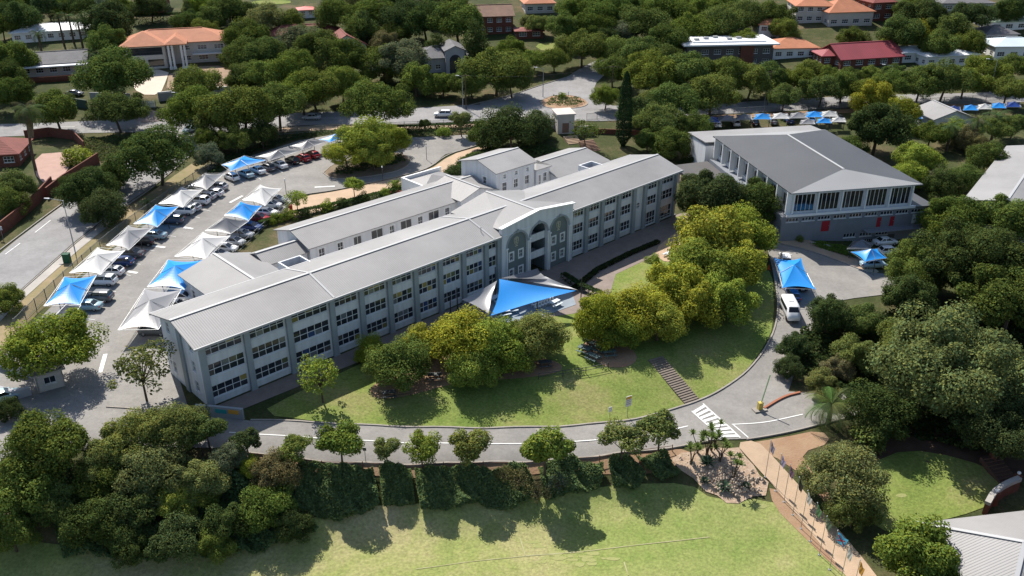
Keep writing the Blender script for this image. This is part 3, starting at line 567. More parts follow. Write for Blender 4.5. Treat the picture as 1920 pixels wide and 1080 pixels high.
# ------------------------------------------------------------------ hall
hc = (48.9, 144.2); HANG = math.atan2(4.6, 23.9)
hall = thing('assembly_hall', 'assembly hall with wide charcoal hipped roof and tall glazing', 'hall', (hc[0], hc[1], 0), HANG)
HX, HY = 23.2, 32.6
f = MB(); fm2 = side('f', 0, HX, 0, HY); lm2 = side('l', 0, HX, 0, HY)
fo = [(.32+4.62*i, 4.4+4.62*i, 4.9, 8.15) for i in range(5)]; lo2 = [(.5+4.02*i, 4.0+4.02*i, 5.1, 7.6) for i in range(8)]
wallface(f, fm2, 0, HX, 4.3, 9, fo, .28); wallface(f, lm2, 0, HY, 4.3, 9, lo2, .5); wallface(f, side('b', 0, HX, 0, HY), 0, HX, 0, 9); wallface(f, side('r', 0, HX, 0, HY), 0, HY, 0, 9); f.build('wall', WALL, hall)
for r in fo: window(hall, fm2, r, 5, 1, .09, .2, split=True, tones=[(.015, .017, .022)]*6+[(.05, .03, .015), (.04, .045, .05)])
for r in lo2: window(hall, lm2, r, 4, 1, .09, .4)
for i in range(6):
    f = MB(); x = min(max(4.62*i-.02, .0), HX-.36); f.box(x, x+.26, -.45, -.004, 4.3, 8.9); f.build('fin', WHITE, hall)
for i in range(9):
    f = MB(); y = min(4.02*i, HY-.4); f.box(-1.0, -.004, y, y+.3, 4.6, 8.85); f.build('fin', WHITE, hall)
f = MB(); f.box(-.7, HX+.7, -.72, -.56, 4.3, 4.75); f.box(-.9, HX+.7, -.555, -.01, 4.25, 4.6); f.build('ledge', WHITE, hall)
e = 1.0; zr = 10.7; a_, b_ = (HX/2, 4.4, zr), (HX/2, HY-6.5, zr); c4 = [(-e, -e, 8.9), (HX+e, -e, 8.9), (HX+e, HY+e, 8.9), (-e, HY+e, 8.9)]
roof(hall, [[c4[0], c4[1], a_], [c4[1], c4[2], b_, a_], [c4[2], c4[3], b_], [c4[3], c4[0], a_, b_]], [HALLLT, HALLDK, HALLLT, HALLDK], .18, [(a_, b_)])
for i, m_ in enumerate([HALLLT, HALLDK, HALLLT, HALLDK]): pass
pod = MB(); px0, px1 = -1.6, HX+4.2; pf = side('f', px0, px1, -.3, HY)
po = [(px0+.8+i*3.05, px0+3.2+i*3.05, 3.2, 3.9) for i in range(9)]+[(px0+12.5+i*3.2, px0+14.9+i*3.2, -.7, .1) for i in range(3)]+[(px0+13+i*4, px0+14.6+i*4, -2.6, -1.3) for i in range(2)]
dr = [(6.2, 7.8, .9, 2.9), (17, 17.9, .9, 2.8), (19.6, 20.5, .9, 2.8), (24, 24.9, 1.1, 2.9), (19.5, 21.2, -3, -.7)]
wallface(pod, pf, px0, px1, -4, 4.24, po+dr, .2); wallface(pod, side('l', px0, px1, -.3, HY), -.3, HY, -2, 4.24); wallface(pod, side('r', px0, px1, -.3, 14), -.3, 14, -4, 4.24)
pod.poly([(px0, -.3, 4.24), (px1, -.3, 4.24), (px1, 14, 4.24), (px0, HY, 4.24)]); po_ = pod.build('podium', mat('hall_grey_paint', (.20, .215, .24), .85, .4, .15), hall)
for r in po: window(po_, pf, r, 4, 1, .07, .14)
for i, r in enumerate(dr): door(hall, pf, r, FLATC, (.35, .02, .03) if i < 3 else ((.6, .62, .63) if i == 3 else (.08, .08, .08)))
f = MB(); f.slab([(HX+.8, -.6, 4.5), (px1+.4, -.6, 4.5), (px1+.4, 14, 4.5), (HX+.8, 14, 4.5)], .15); f.build('lean_to_roof', HALLDK, hall)
f = MB(); f.box(14.5, px1+.3, -1.9, -.302, .55, .7)
for i in range(9): f.box(14.6+i*1.45, 14.66+i*1.45, -1.9, -1.84, .7, 1.6)
f.box(14.5, px1+.3, -1.9, -1.84, 1.55, 1.62); f.build('walkway_gallery', mat('gallery_grey', (.22, .23, .25), .8), hall)
f = MB(); f.slab([(-9, 12, 3.1), (-1.62, 12, 3.5), (-1.62, HY+1, 3.5), (-9, HY+1, 3.1)], .2); f.box(-8.8, -1.65, 12.2, HY+.8, -.3, 2.85); f.build('side_annex', [mat('dark_annex_roof', (.09, .085, .085), .8, .3, .2)], hall)
f = MB(); f.box(-8.86, -8.82, 22, 30, .8, 2.2); f.build('mural', mat('mural_paint', (.6, .2, .08), .8, .5, 1, col2=(.75, .7, .6)), hall)
f = MB(); f.slab([(-2, HY+2.0, 7.3), (27, HY+2.0, 7.3), (27, HY+12, 6.6), (-2, HY+12, 6.6)], .2); hb = f.build('rear_roof', ROOFX, hall)
f = MB(); f.box(-1.8, 26.8, HY+2.2, HY+11.8, -.2, 6.4); f.build('rear_wall', WALL, hall)
# buildings at the right edge and the bottom-right corner
def axis_house(name, label, cat, corner, ang, x1, y1, ze, zr, z, roofm, wallm, h0=None, h1=None, axis='x', ov=.5, wf=(), wl_=(), wr_=(), extra=None, rcol=None, ridge=True, wallcol=None, rm=None):
    t = thing(name, label, cat, (corner[0], corner[1], z), ang); f = MB()
    for k, (p, q), wn in (('f', (0, x1), wf), ('b', (0, x1), ()), ('l', (0, y1), wl_), ('r', (0, y1), wr_)):
        mp = side(k, 0, x1, 0, y1); wallface(f, mp, p, q, -2.5, ze, wn, .18)
        if axis == 'x' and k in 'lr' and (h0 if k == 'l' else h1) == 0: gable_end(f, mp, p, q, ze, zr-.12)
        if axis == 'y' and k in 'fb' and (h0 if k == 'f' else h1) == 0: gable_end(f, mp, p, q, ze, zr-.12)
        for r in wn: window(t, mp, r, 3 if r[1]-r[0] > 1.6 else 2, 2 if r[3]-r[2] > .8 else 1, .07, .12)
    f.build('wall', wallm, t, color=wallcol); pl = hip(0, x1, 0, y1, ze, zr, ov, h0, h1, axis); r_ = pl[0]
    roof(t, pl, roofm, .18, [(r_[3], r_[2])] if ridge else None, rm or roofm)
    if extra: extra(t)
    return t
c = WP(1812, 374, 5); e1 = WP(1893, 272, 5); ca = math.atan2(e1[1]-c[1], e1[0]-c[0])
axis_house('classroom_block', 'long pale grey ribbed roof running off the right edge', 'school wing', (c[0]+13*math.sin(ca), c[1]-13*math.cos(ca)), ca, 40, 13, 4.6, 6.2, .3, ROOFX, WALL, 0, 0, wf=wins(2, 4, 9, 2.2, 1.2, 2.8), rm=RIDGE)
c = WP(1752, 226, 4.5)
axis_house('garden_pavilion', 'small grey gabled roof among palms behind the right-hand trees', 'pavilion', (c[0], c[1]), .15, 10, 9, 3.2, 5.2, 1.6, ROOFY, WALL, 0, 0, axis='y', wf=wins(1.5, 4, 2, 1.5, 1, 2.4), rm=RIDGE)
c = WP(1727, 982, -1.4); e1 = WP(1900, 962, -1.4); ca = math.atan2(e1[1]-c[1], e1[0]-c[0])
cor = thing('corner_pavilion', 'grey ribbed hipped roof in the bottom right corner', 'pavilion', (c[0]+13.6*math.sin(ca), c[1]-13.6*math.cos(ca), -5.2), ca)
f = MB(); f.box(.8, 21, .8, 13, -1, 3.6); f.build('wall', mat('brown_brick', (.22, .11, .07), .9, 2, .3), cor)
roof(cor, hip(0, 22, 0, 13.6, 3.7, 6.6, .3, 6.5, 6.5), [ROOFX, ROOFX, ROOFY, ROOFY], .16, [((6.2, 6.8, 6.6), (15.8, 6.8, 6.6)), ((-.3, 13.9, 3.75), (6.2, 6.8, 6.6)), ((-.3, -.3, 3.75), (6.2, 6.8, 6.6))])
# ------------------------------------------------------------------ houses of the suburb
PLA = mat('house_plaster', (.55, .50, .45), .9, .5, .15); PLW = mat('white_plaster', (.72, .71, .69), .9, .5, .12); PLG = mat('grey_plaster', (.38, .38, .40), .9, .5, .15)
def house(name, label, pl, pr, depth, ze, zr, roofm, wallm, h0=None, h1=None, axis='x', storeys=1, nw=4, ov=.6, extra=None, sidew=True, zoff=0, cat='house', wz=1.0):
    a, b = np.array(G(*pl)), np.array(G(*pr)); wd = float(np.linalg.norm(b-a)); an = math.atan2(*(b-a)[::-1]); z = min(tz(*a), tz(*b))+zoff
    W_ = []; H_ = []
    for s in range(storeys):
        z0 = s*2.9+wz; st = wd/nw
        W_ += [(i*st+st*.22, i*st+st*.78, z0, z0+1.3) for i in range(nw)]
        if sidew: H_ += [(i*depth/3+depth*.1, i*depth/3+depth*.24, z0, z0+1.2) for i in range(3)]
    return axis_house(name, label, cat, a, an, wd, depth, ze, zr, z, roofm, wallm, h0, h1, axis, ov, W_, H_, H_, extra)
def oh_extra(t):
    # projecting left wing, porch with tall white columns, ledge
    f = MB(); mp = side('f', -.4, 11, -3.2, .1); wallface(f, mp, -.4, 11, -2.5, 6.3, [(1, 10.2, 3.6, 5.7), (1, 5.2, .3, 2.4), (6, 10.2, .3, 2.4)], .6); f.box(-.4, -.1, -3.2, .0, -2.5, 6.3); f.box(10.9, 11.1, -3.2, 0, -2.5, 6.3); wgo = f.build('front_bay', PLA, t)
    f = MB(); f.poly([(.8, -2.55, 0), (10.3, -2.55, 0), (10.3, -2.55, 6), (.8, -2.55, 6)]); f.build('shaded_glazing', GLASS, wgo, color=(.03, .035, .04))
    f = MB()
    for i in range(12): f.box(1+i*.8, 1.05+i*.8, -3.1, -3.05, 3.6, 4.5)
    f.box(1, 10.2, -3.12, -3.04, 4.45, 4.55); f.build('balustrade', DARKST, wgo)
    roof(t, hip(-.4, 11, -3.2, 9, 6.3, 9.3, .7, None, None, 'y'), TILEO, .2, name='bay_roof')
    roof(t, hip(11.6, 16.6, -4.8, 4, 6.6, 8.3, .5, None, 0, 'y'), TILEO, .2, name='porch_roof')
    for x in (12, 13, 15.4, 16.3): f = MB(); f.tube((x, -4.5, -.5), (x, -4.5, 6.5), .32, n=10); f.box(x-.45, x+.45, -4.95, -4.05, -.5, .3); f.build('column', PLW, t)
    f = MB(); f.box(18, 31, -1.8, -.02, 2.7, 3.0); f.build('ledge', PLW, t)
house('orange_roof_house', 'two-storey cream house with orange tile roof and columned porch', (240, 126), (430, 114), 13, 6.2, 9.0, TILEO, PLA, storeys=2, nw=6, extra=oh_extra)
def gh_extra(t):
    f = MB(); f.box(2, 28, -2.6, -.02, 2.9, 3.15); f.build('fascia', WHROOF, t)
    f = MB(); f.box(8, 30, -5, -.03, -.2, .05); f.box(8, 30, -5, -4.85, .05, .9); f.box(8.1, 29.9, -4.8, -.1, -3.5, -.21); f.build('balcony', BRICK, t)
house('grey_roof_house', 'long low house with grey tiled roof at the far left', (-40, 150), (165, 138), 12, 3.4, 5.6, TILEG, PLA, 0, 0, nw=8, extra=gh_extra)
house('white_villa', 'white single-storey villa behind palms at upper left', (25, 82), (168, 72), 10, 3.2, 4.6, WHROOF, PLW, nw=7)
house('red_brick_cottage', 'dark red tiled cottage cut by the left edge behind brick wall', (-70, 318), (38, 312), 10, 2.9, 5.4, TILER, BRICK, nw=3)
house('red_roof_long_house', 'long dark red tiled roof behind trees right of the orange-roofed house', (505, 86), (640, 80), 9, 3.2, 5.4, TILER, PLW, nw=5)
house('gabled_red_house', 'white gabled house with red tile roof left of the arched house', (618, 112), (688, 106), 10, 3.6, 7, TILER, PLW, 0, 0, axis='y', nw=2)
def ah_extra(t):
    f = MB(); f.box(8.5, 14, -1.8, 0, -2, 6.4); f.poly([(8.3, -1.9, 6.4), (14.2, -1.9, 6.4), (11.25, -1.9, 7.6)]); g = f.build('entrance_bay', PLG, t)
    q = MB(); q.poly([(9.6, -1.84, 0), (12.9, -1.84, 0)]+[(11.25+1.65*math.cos(a), -1.84, 3.6+1.65*math.sin(a)) for a in np.linspace(0, math.pi, 13)]); q.build('arched_glazing', GLASS, g, color=(.04, .045, .05))
    roof(t, hip(8.3, 14.2, -2, 8, 6.4, 7.8, .3, 0, 0, 'y'), TILEG, .15, name='bay_roof')
house('arched_house', 'grey house with tall arched entrance bay and grey roof', (780, 138), (880, 132), 11, 4.2, 6.6, TILEG, PLG, nw=6, extra=ah_extra)
house('brown_roof_house', 'two-storey brick house with brown tiled gable roof near the top', (893, 66), (962, 62), 11, 5.8, 8.6, TILEB, BRICK, 0, 0, storeys=2, nw=4)
house('thatched_house', 'small pale house with orange roof edge at top centre', (985, 26), (1040, 24), 9, 3.4, 5.6, TILEO, PLA, nw=3)
house('brick_outbuilding', 'red brick house at the top edge left of centre', (255, 26), (312, 24), 9, 4.5, 6.5, TILEB, BRICK, nw=3)
house('red_topped_cottage', 'tiny white cottage with red roof near the top edge', (563, 35), (590, 33), 5, 2.8, 3.6, mat('red_sheet_roof', (.5, .1, .08), .6), PLW, nw=2)
house('carport_lodge', 'dark red sheet-roofed open carport below the brown-roofed house', (968, 74), (1018, 72), 6, 2.6, 3.2, TILER, BRICK, nw=2)
house('orange_mansion', 'wide two-storey cream house with orange hipped roof at upper right', (1490, 44), (1560, 42), 13, 5.6, 8.6, TILEO, PLA, storeys=2, nw=4)
house('orange_mansion_wing', 'nearer cream house wing with orange hipped roof at upper right', (1552, 50), (1634, 48), 12, 4.6, 7.8, TILEO, PLA, storeys=1, nw=4)
house('pink_roof_house', 'brick house with pink roof beside the orange mansion', (1632, 40), (1672, 38), 10, 6, 8.4, TILER, BRICK, storeys=2, nw=2)
house('orange_tower_house', 'narrow two-storey white house with orange roof right of flat-roofed house', (1420, 82), (1458, 80), 8, 6, 7.8, TILEO, PLW, storeys=2, nw=2)
house('orange_bungalow', 'white bungalow with low orange tile roof right of flat-roofed house', (1448, 112), (1532, 106), 11, 3.4, 5.4, TILEO, PLW, nw=4)
def fh_extra(t):
    f = MB(); f.box(-1.5, 27, -2, 12.5, 6.6, 7.0); f.box(2, 24, 1, 9, 7.0, 7.35); r_ = f.build('flat_roof', WHROOF, t)
    for i in range(6): q = MB(); q.box(3+i*3.3, 4.4+i*3.3, 3+(i % 3)*1.6, 4+(i % 3)*1.6, 7.35, 7.9); q.build('roof_unit', STEEL, r_)
    f = MB(); f.box(16, 20, -.5, -.02, -2, 6.6); f.build('brick_pier', BRICK, t)
house('flat_roof_house', 'modern dark house with flat white roof and roof units', (1285, 128), (1445, 122), 12, 6.5, 6.55, WHROOF, mat('dark_cladding', (.10, .09, .09), .8), storeys=2, nw=7, extra=fh_extra)
house('maroon_roof_house', 'large maroon sheet-roofed house right of centre at upper right', (1575, 130), (1690, 120), 12, 2.8, 6.2, mat('maroon_sheet', (.30, .06, .07), .6, .2, .2, extra=stripes(0, .6, .5, .8)), BRICK, 0, 0, nw=5)
house('maroon_roof_annex', 'small maroon sheet-roofed annex left of the large maroon roof', (1540, 124), (1578, 122), 7, 3, 4.6, MT['maroon_sheet'], BRICK, nw=2)
house('white_roof_house', 'bright white sheet-roofed house at upper right', (1690, 118), (1755, 116), 9, 3.2, 4, WHROOF, PLW, nw=3)
house('white_roof_hall', 'long bright white roof left of the pale blue-roofed house', (1735, 128), (1830, 122), 9, 3.4, 4.2, WHROOF, PLW, nw=5)
house('pale_roof_house', 'white house with pale blue-grey roof at the right edge', (1862, 112), (1960, 108), 11, 4, 5.6, mat('pale_blue_roof', (.55, .62, .66), .5, .2, .1), PLW, nw=4)
house('grey_roof_bungalow', 'grey tiled bungalow behind trees at the far upper right', (1845, 82), (1905, 80), 9, 3, 5, TILEG, PLG, nw=3)
house('green_roof_house', 'house with long pale green roof at the upper right edge', (1855, 60), (1950, 52), 9, 3.2, 4.6, mat('green_sheet', (.30, .38, .27), .6, .2, .1), PLW, nw=4)
house('far_grey_house', 'grey-roofed house with chimney near the top right corner', (1765, 24), (1860, 22), 9, 3.2, 4.8, TILEG, PLG, nw=4)
# boundary walls and gates
def wall(label, pix, h, m, th=.25, cap=None, cat='wall', name='boundary_wall', it=0):
    o = strip(name, pix, th, h, m, 0, it=it, kind=None); tag(o, label, cat)
    if cap: strip('coping', pix, th+.12, .1, cap, h+.305, it=it, kind=None, parent=o)
    return o
wall('pale grey garden wall in front of the orange-roofed house', [(298, 190), (360, 184), (438, 178), (440, 150), (438, 125)], 2.0, PLG, cap=PLW)
wall('short grey wall left of the slatted driveway gate', [(170, 186), (246, 188)], 1.8, PLG)
g = thing('driveway_gate', 'white slatted driveway gate of the orange-roofed house', 'gate', (*G(249, 204), tz(*G(249, 204))), 0); gw = G(295, 203)[0]-G(249, 204)[0]
for k in range(2):
    f = MB(); x0 = k*gw/2; f.box(x0+.03, x0+gw/2-.03, -.04, .04, .1, .25); f.box(x0+.03, x0+.13, -.05, .05, .1, 2.1); f.box(x0+gw/2-.13, x0+gw/2-.03, -.05, .05, .1, 2.1); lf = f.build('gate_leaf', DARKST, g)
    for i in range(5): f = MB(); f.box(x0+.14, x0+gw/2-.14, -.03, .03, .45+i*.35, .62+i*.35); f.build('slat', WHITE, lf)
wall('red brick wall along the upper street at far left', [(48, 262), (95, 256), (140, 262), (160, 283)], 2.2, BRICK)
wall('red brick wall stepping down beside the pink driveway', [(186, 305), (160, 322), (120, 348), (90, 372)], 2.2, BRICK)
wall('long red brick wall left of the left-hand street', [(100, 352), (70, 385), (30, 420), (-20, 460)], 2.4, BRICK)
wall('dark green fence wall below the grey-roofed house', [(118, 196), (165, 204)], 2.2, mat('dark_green_sheet', (.03, .06, .05), .7))
wall('low brick terrace wall right of the school gatehouse', [(1065, 243), (1110, 250), (1160, 252), (1230, 255)], 1.2, BRICK)
wall('pale screen wall left of the hall entrance', [(1452, 447), (1512, 440)], 2.2, WALL)
wall('curved pale brick garden wall near the right edge', [(1845, 965), (1856, 945), (1880, 928), (1905, 918)], 1.4, BRICK, .5, CONC, it=2)
wall('low wall bordering the hall path planting', [(1520, 458), (1580, 470), (1625, 495)], .5, CONC)
o = wall('grey sign wall with teal and orange panels at the school corner', [(370, 779), (458, 787)], 1.6, mat('sign_grey', (.28, .30, .31), .8), .35)
pA, pB = np.array(G(370, 779)), np.array(G(458, 787)); dv = (pB-pA)/np.linalg.norm(pB-pA); nv = np.array((dv[1], -dv[0]))
for f0, f1, cl in ((.42, .66, (.03, .30, .32)), (.70, .92, (.65, .33, .05))):
    q = MB(); L_ = np.linalg.norm(pB-pA); a, b = pA+dv*L_*f0+nv*.2, pA+dv*L_*f1+nv*.2; zz = tz(*pA); q.bar((*a, zz+1.0), (*b, zz+.9), .05, .55); q.build('sign_panel', FLATC, o, color=cl)
# gatehouse at the top of the garden steps
gp = G(1030, 246); gt = thing('gatehouse', 'small pale gatehouse with flat parapet above the garden steps', 'gatehouse', (*gp, tz(*gp)), .2)
f = MB(); f.box(-6, -2, -2, 3, -.3, 3); f.box(1.5, 5.5, -2, 3, -.3, 4.2); f.box(-2, 1.5, 1.5, 2.5, -.3, 2.6); f.build('wall', PLA, gt)
f = MB(); f.box(-6.3, -1.7, -2.3, 3.3, 3, 3.3); f.box(1.2, 5.8, -2.3, 3.3, 4.2, 4.5); f.build('parapet', PLA, gt)
f = MB(); f.box(2.6, 4.2, -2.03, -2.002, 0, 2.3); f.build('door', TILEB, gt)
f = MB(); f.box(6, 10, -3, -2.6, -.5, 1.6); f.box(-9, -6.2, -4, -3.6, -.5, 1.2); f.build('side_wall', PLA, gt)
steps('upper flight of brick garden steps below the gatehouse', G(1078, 270), .35, 6, 3.2, .5, .18, TANPV)
steps('lower flight of brick garden steps leading to the school wing', G(1112, 284), .35, 8, 3.6, .5, .18, TILEB)
# stairs in the lawn bank
a, b = np.array(G(1300, 757)), np.array(G(1228, 672)); za, zb = tz(*a), tz(*b); dv = b-a; n = 22; L_ = np.linalg.norm(dv); an = math.atan2(dv[1], dv[0])-math.pi/2
st = thing('bank_stairs', 'long flight of timber-edged steps down the lawn bank', 'stairs', (*a, za), an)
for i in range(n): f = MB(); zt = (zb-za)*(i+1)/n+.12; f.box(-1.2, 1.2, i*L_/n, (i+.8)*L_/n, zt-.5, zt); f.build('step', mat('worn_step', (.20, .165, .135), .9, 1.5, .3), st)
f = MB(); f.box(-1.5, 1.5, -.1, L_+.2, -.4, -.1); sb_ = f.build('stair_base', mat('dark_riser', (.07, .05, .04), .95), st)
sb_.rotation_euler = (math.atan2(zb-za, L_), 0, 0)
# ------------------------------------------------------------------ vegetation
def quads_mesh(name, cen, nrm, size, asp, tone, m, fold=0):
    n = len(cen); r = RS.normal(size=(n, 3)); u = np.cross(nrm, r); u /= np.linalg.norm(u, axis=1)[:, None]+1e-9; v = np.cross(nrm, u)
    s = size[:, None]; V = np.empty((n, 4, 3)); V[:, 0] = cen-u*s; V[:, 1] = cen+v*s*asp; V[:, 2] = cen+u*s; V[:, 3] = cen-v*s*asp
    me = bpy.data.meshes.new(name); me.vertices.add(4*n); me.vertices.foreach_set('co', V.ravel().astype(np.float32))
    me.loops.add(4*n); me.loops.foreach_set('vertex_index', np.arange(4*n, dtype=np.int32)); me.polygons.add(n); me.polygons.foreach_set('loop_start', np.arange(0, 4*n, 4, dtype=np.int32)); me.polygons.foreach_set('loop_total', np.full(n, 4, np.int32))
    at = me.attributes.new('tone', 'FLOAT_COLOR', 'POINT'); t4 = np.repeat(np.c_[tone, np.ones(n)], 4, axis=0); at.data.foreach_set('color', t4.ravel().astype(np.float32))
    me.materials.append(m); me.update(calc_edges=True); return me
def unit(n):
    d = RS.normal(size=(n, 3)); return d/np.linalg.norm(d, axis=1)[:, None]
def tones(n, lobe=None, amp=.42, warm=.18):  # random leaf tone, its spread widened to paint in sunlit sparkle
    b = 1+RS.uniform(-amp, amp, n)+(0 if lobe is None else lobe); w_ = RS.uniform(-warm, warm, n); return np.clip(np.c_[b*(1+w_), b, b*(1-w_*1.2)], .25, 1.9)
def crown(R, rz, nl, lr, n, leaf, seed, flat=0, low=-.35, inner=.12):
    """crown of leaf faces spread over many lobes; centre at the origin, radius R, height ratio rz"""
    RS.seed(seed); cs = []
    while len(cs) < nl:
        d = unit(1)[0]
        if d[2] < low: continue
        q = d*RS.uniform(.35, .88)*np.array((1, 1, rz)); cs.append(q)
    cs = np.array(cs); fac = np.ones(nl); un = cs/np.linalg.norm(cs, axis=1)[:, None]
    for dd in unit(6): fac += RS.uniform(-.28, .30)*np.maximum(0, un@dd)**2
    cs *= fac[:, None]; rl = RS.uniform(.6, 1.4, nl)*lr; lt = RS.uniform(-.16, .16, nl)
    P, N, T = [], [], []; m = 0
    while m < n:
        k = RS.randint(0, nl, n); d = unit(n); q = cs[k]+d*rl[k][:, None]*np.array((1, 1, .85))*RS.uniform(.62, 1.2, n)[:, None]
        dist = np.linalg.norm((q[:, None]-cs[None])/rl[None, :, None], axis=2); ok = (dist < .62).sum(1) == 0
        ok |= RS.uniform(size=n) < inner; ok &= q[:, 2] > low*1.25*rz-.15
        P.append(q[ok]); N.append((d+RS.normal(size=(n, 3))*.55+np.array((0, 0, .6)))[ok]); T.append(lt[k][ok]); m += ok.sum()
    P = np.concatenate(P)[:n]*R; N = np.concatenate(N)[:n]; N /= np.linalg.norm(N, axis=1)[:, None]; T = np.concatenate(T)[:n]
    return quads_mesh('crown', P, N, leaf*RS.uniform(.6, 1.35, n)*.5, .62, tones(n, T), LEAF), cs*R
def trunk(cs, R, hc, r0, seed, nb=7):
    r = random.Random(seed); mb = MB(); f = (r.uniform(-.1, .1)*R, r.uniform(-.1, .1)*R, -hc*.42); b = (0, 0, -hc-.3); mb.tube(b, f, r0, r0*.75, 7)
    top = (f[0]*1.5, f[1]*1.5, R*.1); mb.tube(f, top, r0*.7, r0*.3, 6)
    for c in sorted(cs.tolist(), key=lambda c: r.random())[:nb]:
        m_ = (c[0]*.5+f[0]*.3, c[1]*.5+f[1]*.3, (c[2]+f[2])*.45); mb.tube(f, m_, r0*.5, r0*.3, 5); mb.tube(m_, c, r0*.3, r0*.08, 5)
    me = bpy.data.meshes.new('trunk'); me.from_pydata(mb.v, [], mb.f); me.materials.append(BARK); return me
KIND = {}   # kind -> (R0, hc ratio, list of (crown mesh, trunk mesh))
def mk(kind, R, k, rz, nl, lr, n, leaf, seeds, r0, low=-.35, inner=.12, nb=7):
    KIND[kind] = (R, k, [(lambda c: (c[0], trunk(c[1], R, k*R, r0, sd, nb)))(crown(R, rz, nl, lr, n, leaf, sd, low=low, inner=inner)) for sd in seeds])
mk('broad', 6, .9, .66, 58, .24, 26000, .33, (1, 2, 3, 4, 22), .30, -.45)
mk('round', 5, .78, .82, 50, .27, 23000, .31, (5, 6, 7), .26, -.55)
mk('dense', 7, .85, .75, 74, .22, 34000, .36, (8, 9), .38, -.6)
mk('mound', 5.5, .75, .72, 60, .23, 22000, .28, (10,), .3, -.7, .05)
mk('street', 2.6, 1.6, .75, 26, .32, 6800, .28, (12, 13, 14), .14, -.6)
mk('sparse', 4, 1.2, .85, 40, .22, 1900, .36, (15, 16), .16, -.5, .3, 26)
mk('bare', 3, .9, .85, 50, .18, 1000, .25, (17,), .1, -.5, .3, 45)
mk('shrub', 1.8, .55, .8, 14, .40, 2200, .26, (18, 19, 20), .07, -.8)
mk('conifer', 3, 1.4, 1.9, 40, .34, 6000, .34, (21,), .2, -.8)
mk('giant', 10, .72, .66, 120, .17, 60000, .36, (23, 24), .5, -.55)
GRN = dict(mid=(.135, .172, .036), bright=(.185, .235, .04), dark=(.068, .095, .03), yellow=(.25, .258, .036), olive=(.16, .18, .055), grey=(.13, .155, .09), brown=(.17, .15, .065), deep=(.102, .138, .034), lime=(.23, .28, .045))
NAMEK = dict(giant='giant_tree', broad='spreading_tree', round='round_tree', dense='dense_tree', mound='mounded_tree', street='street_tree', sparse='sparse_tree', bare='bare_bush', shrub='shrub', conifer='conifer')
TONEW = dict(mid='green', bright='bright green', dark='dark green', yellow='yellow-green', olive='olive-green', grey='grey-green', brown='brownish', deep='deep green', lime='lime-green')
WORDK = dict(giant='huge spreading tree', broad='spreading tree', round='round-crowned tree', dense='dense tree', mound='mounded bushy tree', street='small roadside tree', sparse='thin-leaved tree', bare='bare twiggy bush', shrub='shrub', conifer='pointed conifer')
PEND = {}
def tree(place, kind, tone, px, py, r):
    PEND.setdefault(place, []).append((kind, tone, px, py, r))
def plant_all():
    for place, L_ in PEND.items():
        L_.sort(key=lambda q: q[2])
        for i, (kind, tone, px, py, r) in enumerate(L_):
            R0, k, var = KIND[kind]; r *= 1.12 if py < 235 and kind != 'shrub' else 1; p, t = hit(px, py, 0, k*r/F); R = r*t/F; sc = R/R0
            cm, tm = var[rnd.randrange(len(var))]
            gz_ = tz(p[0], p[1]); root = thing(NAMEK[kind], f'{TONEW[tone]} {WORDK[kind]}, {ordinal(i, len(L_))} {place}' if len(L_) > 1 else f'{TONEW[tone]} {WORDK[kind]} {place}', 'bush' if kind in ('shrub', 'bare') else 'tree', (p[0], p[1], gz_), rnd.uniform(0, 6.28), 'trees '+place)
            c = GRN[tone]; bj = rnd.uniform(.85, 1.15); j = [bj*rnd.uniform(.93, 1.07), bj, bj*rnd.uniform(.85, 1.2)]
            o = link('crown', cm, root, (0, 0, k*R), 0, tuple(a*b for a, b in zip(c, j))); o.scale = (sc*rnd.uniform(.93, 1.07), sc*rnd.uniform(.93, 1.07), sc*rnd.uniform(.9, 1.08))
            o = link('trunk', tm, root, (0, 0, k*R)); o.scale = (sc, sc, sc)
def T(place, s):
    for q in s.split():
        a = q.split(','); tree(place, {'g': 'giant', 'b': 'broad', 'r': 'round', 'd': 'dense', 'm': 'mound', 's': 'street', 'p': 'sparse', 'x': 'bare', 'h': 'shrub', 'c': 'conifer'}[a[0][0]], dict(m='mid', b='bright', d='dark', y='yellow', o='olive', g='grey', n='brown', e='deep', l='lime')[a[0][1]], float(a[1]), float(a[2]), float(a[3]))
T('along the lower edge of the front road', 'sd,388,803,36 sd,462,826,28 sm,555,838,31 sm,637,824,44 so,725,838,26 sb,790,836,35 so,883,832,40 sb,1022,836,54 so,1168,820,40 so,1238,802,42')
T('on the front lawn before the school facade', 'rm,752,688,58 rl,700,655,30 ry,785,640,38 ry,858,640,66 rl,925,650,60 rb,880,690,45 ro,1005,632,54 rb,960,672,40 pl,600,703,52')
T('between the lawn and right-hand road', 'ry,1125,600,54 ry,1195,592,58 rb,1160,625,40 ry,1262,545,66 ry,1235,605,50 rb,1315,510,66 ry,1290,575,60 ry,1335,455,80 rb,1400,440,56 ry,1385,500,62 rb,1350,560,60')
T('between the school block and hall', 'dd,1340,370,66 dd,1415,378,58 dd,1300,350,35')
T('below the right-hand car park', 'bd,1555,592,48 be,1620,600,40 rd,1490,650,34 ro,1600,665,48 rn,1575,690,30 go,1785,690,152 rd,1650,770,60 gd,1890,800,100 bm,1700,640,60 rd,1480,690,26 ro,1540,720,36')
T('massed at the right edge beside the hall', 'gd,1830,490,118 ge,1735,500,76 de,1790,410,60 dd,1700,560,55 de,1890,410,60 de,1900,560,85 rn,1835,560,32 rn,1820,520,30 bm,1780,430,50')
T('beside the flag path', 'mo,1590,890,82 he,1625,825,34 mo,1600,960,48')
T('beside the corner pavilion', 'rm,1722,1048,92')
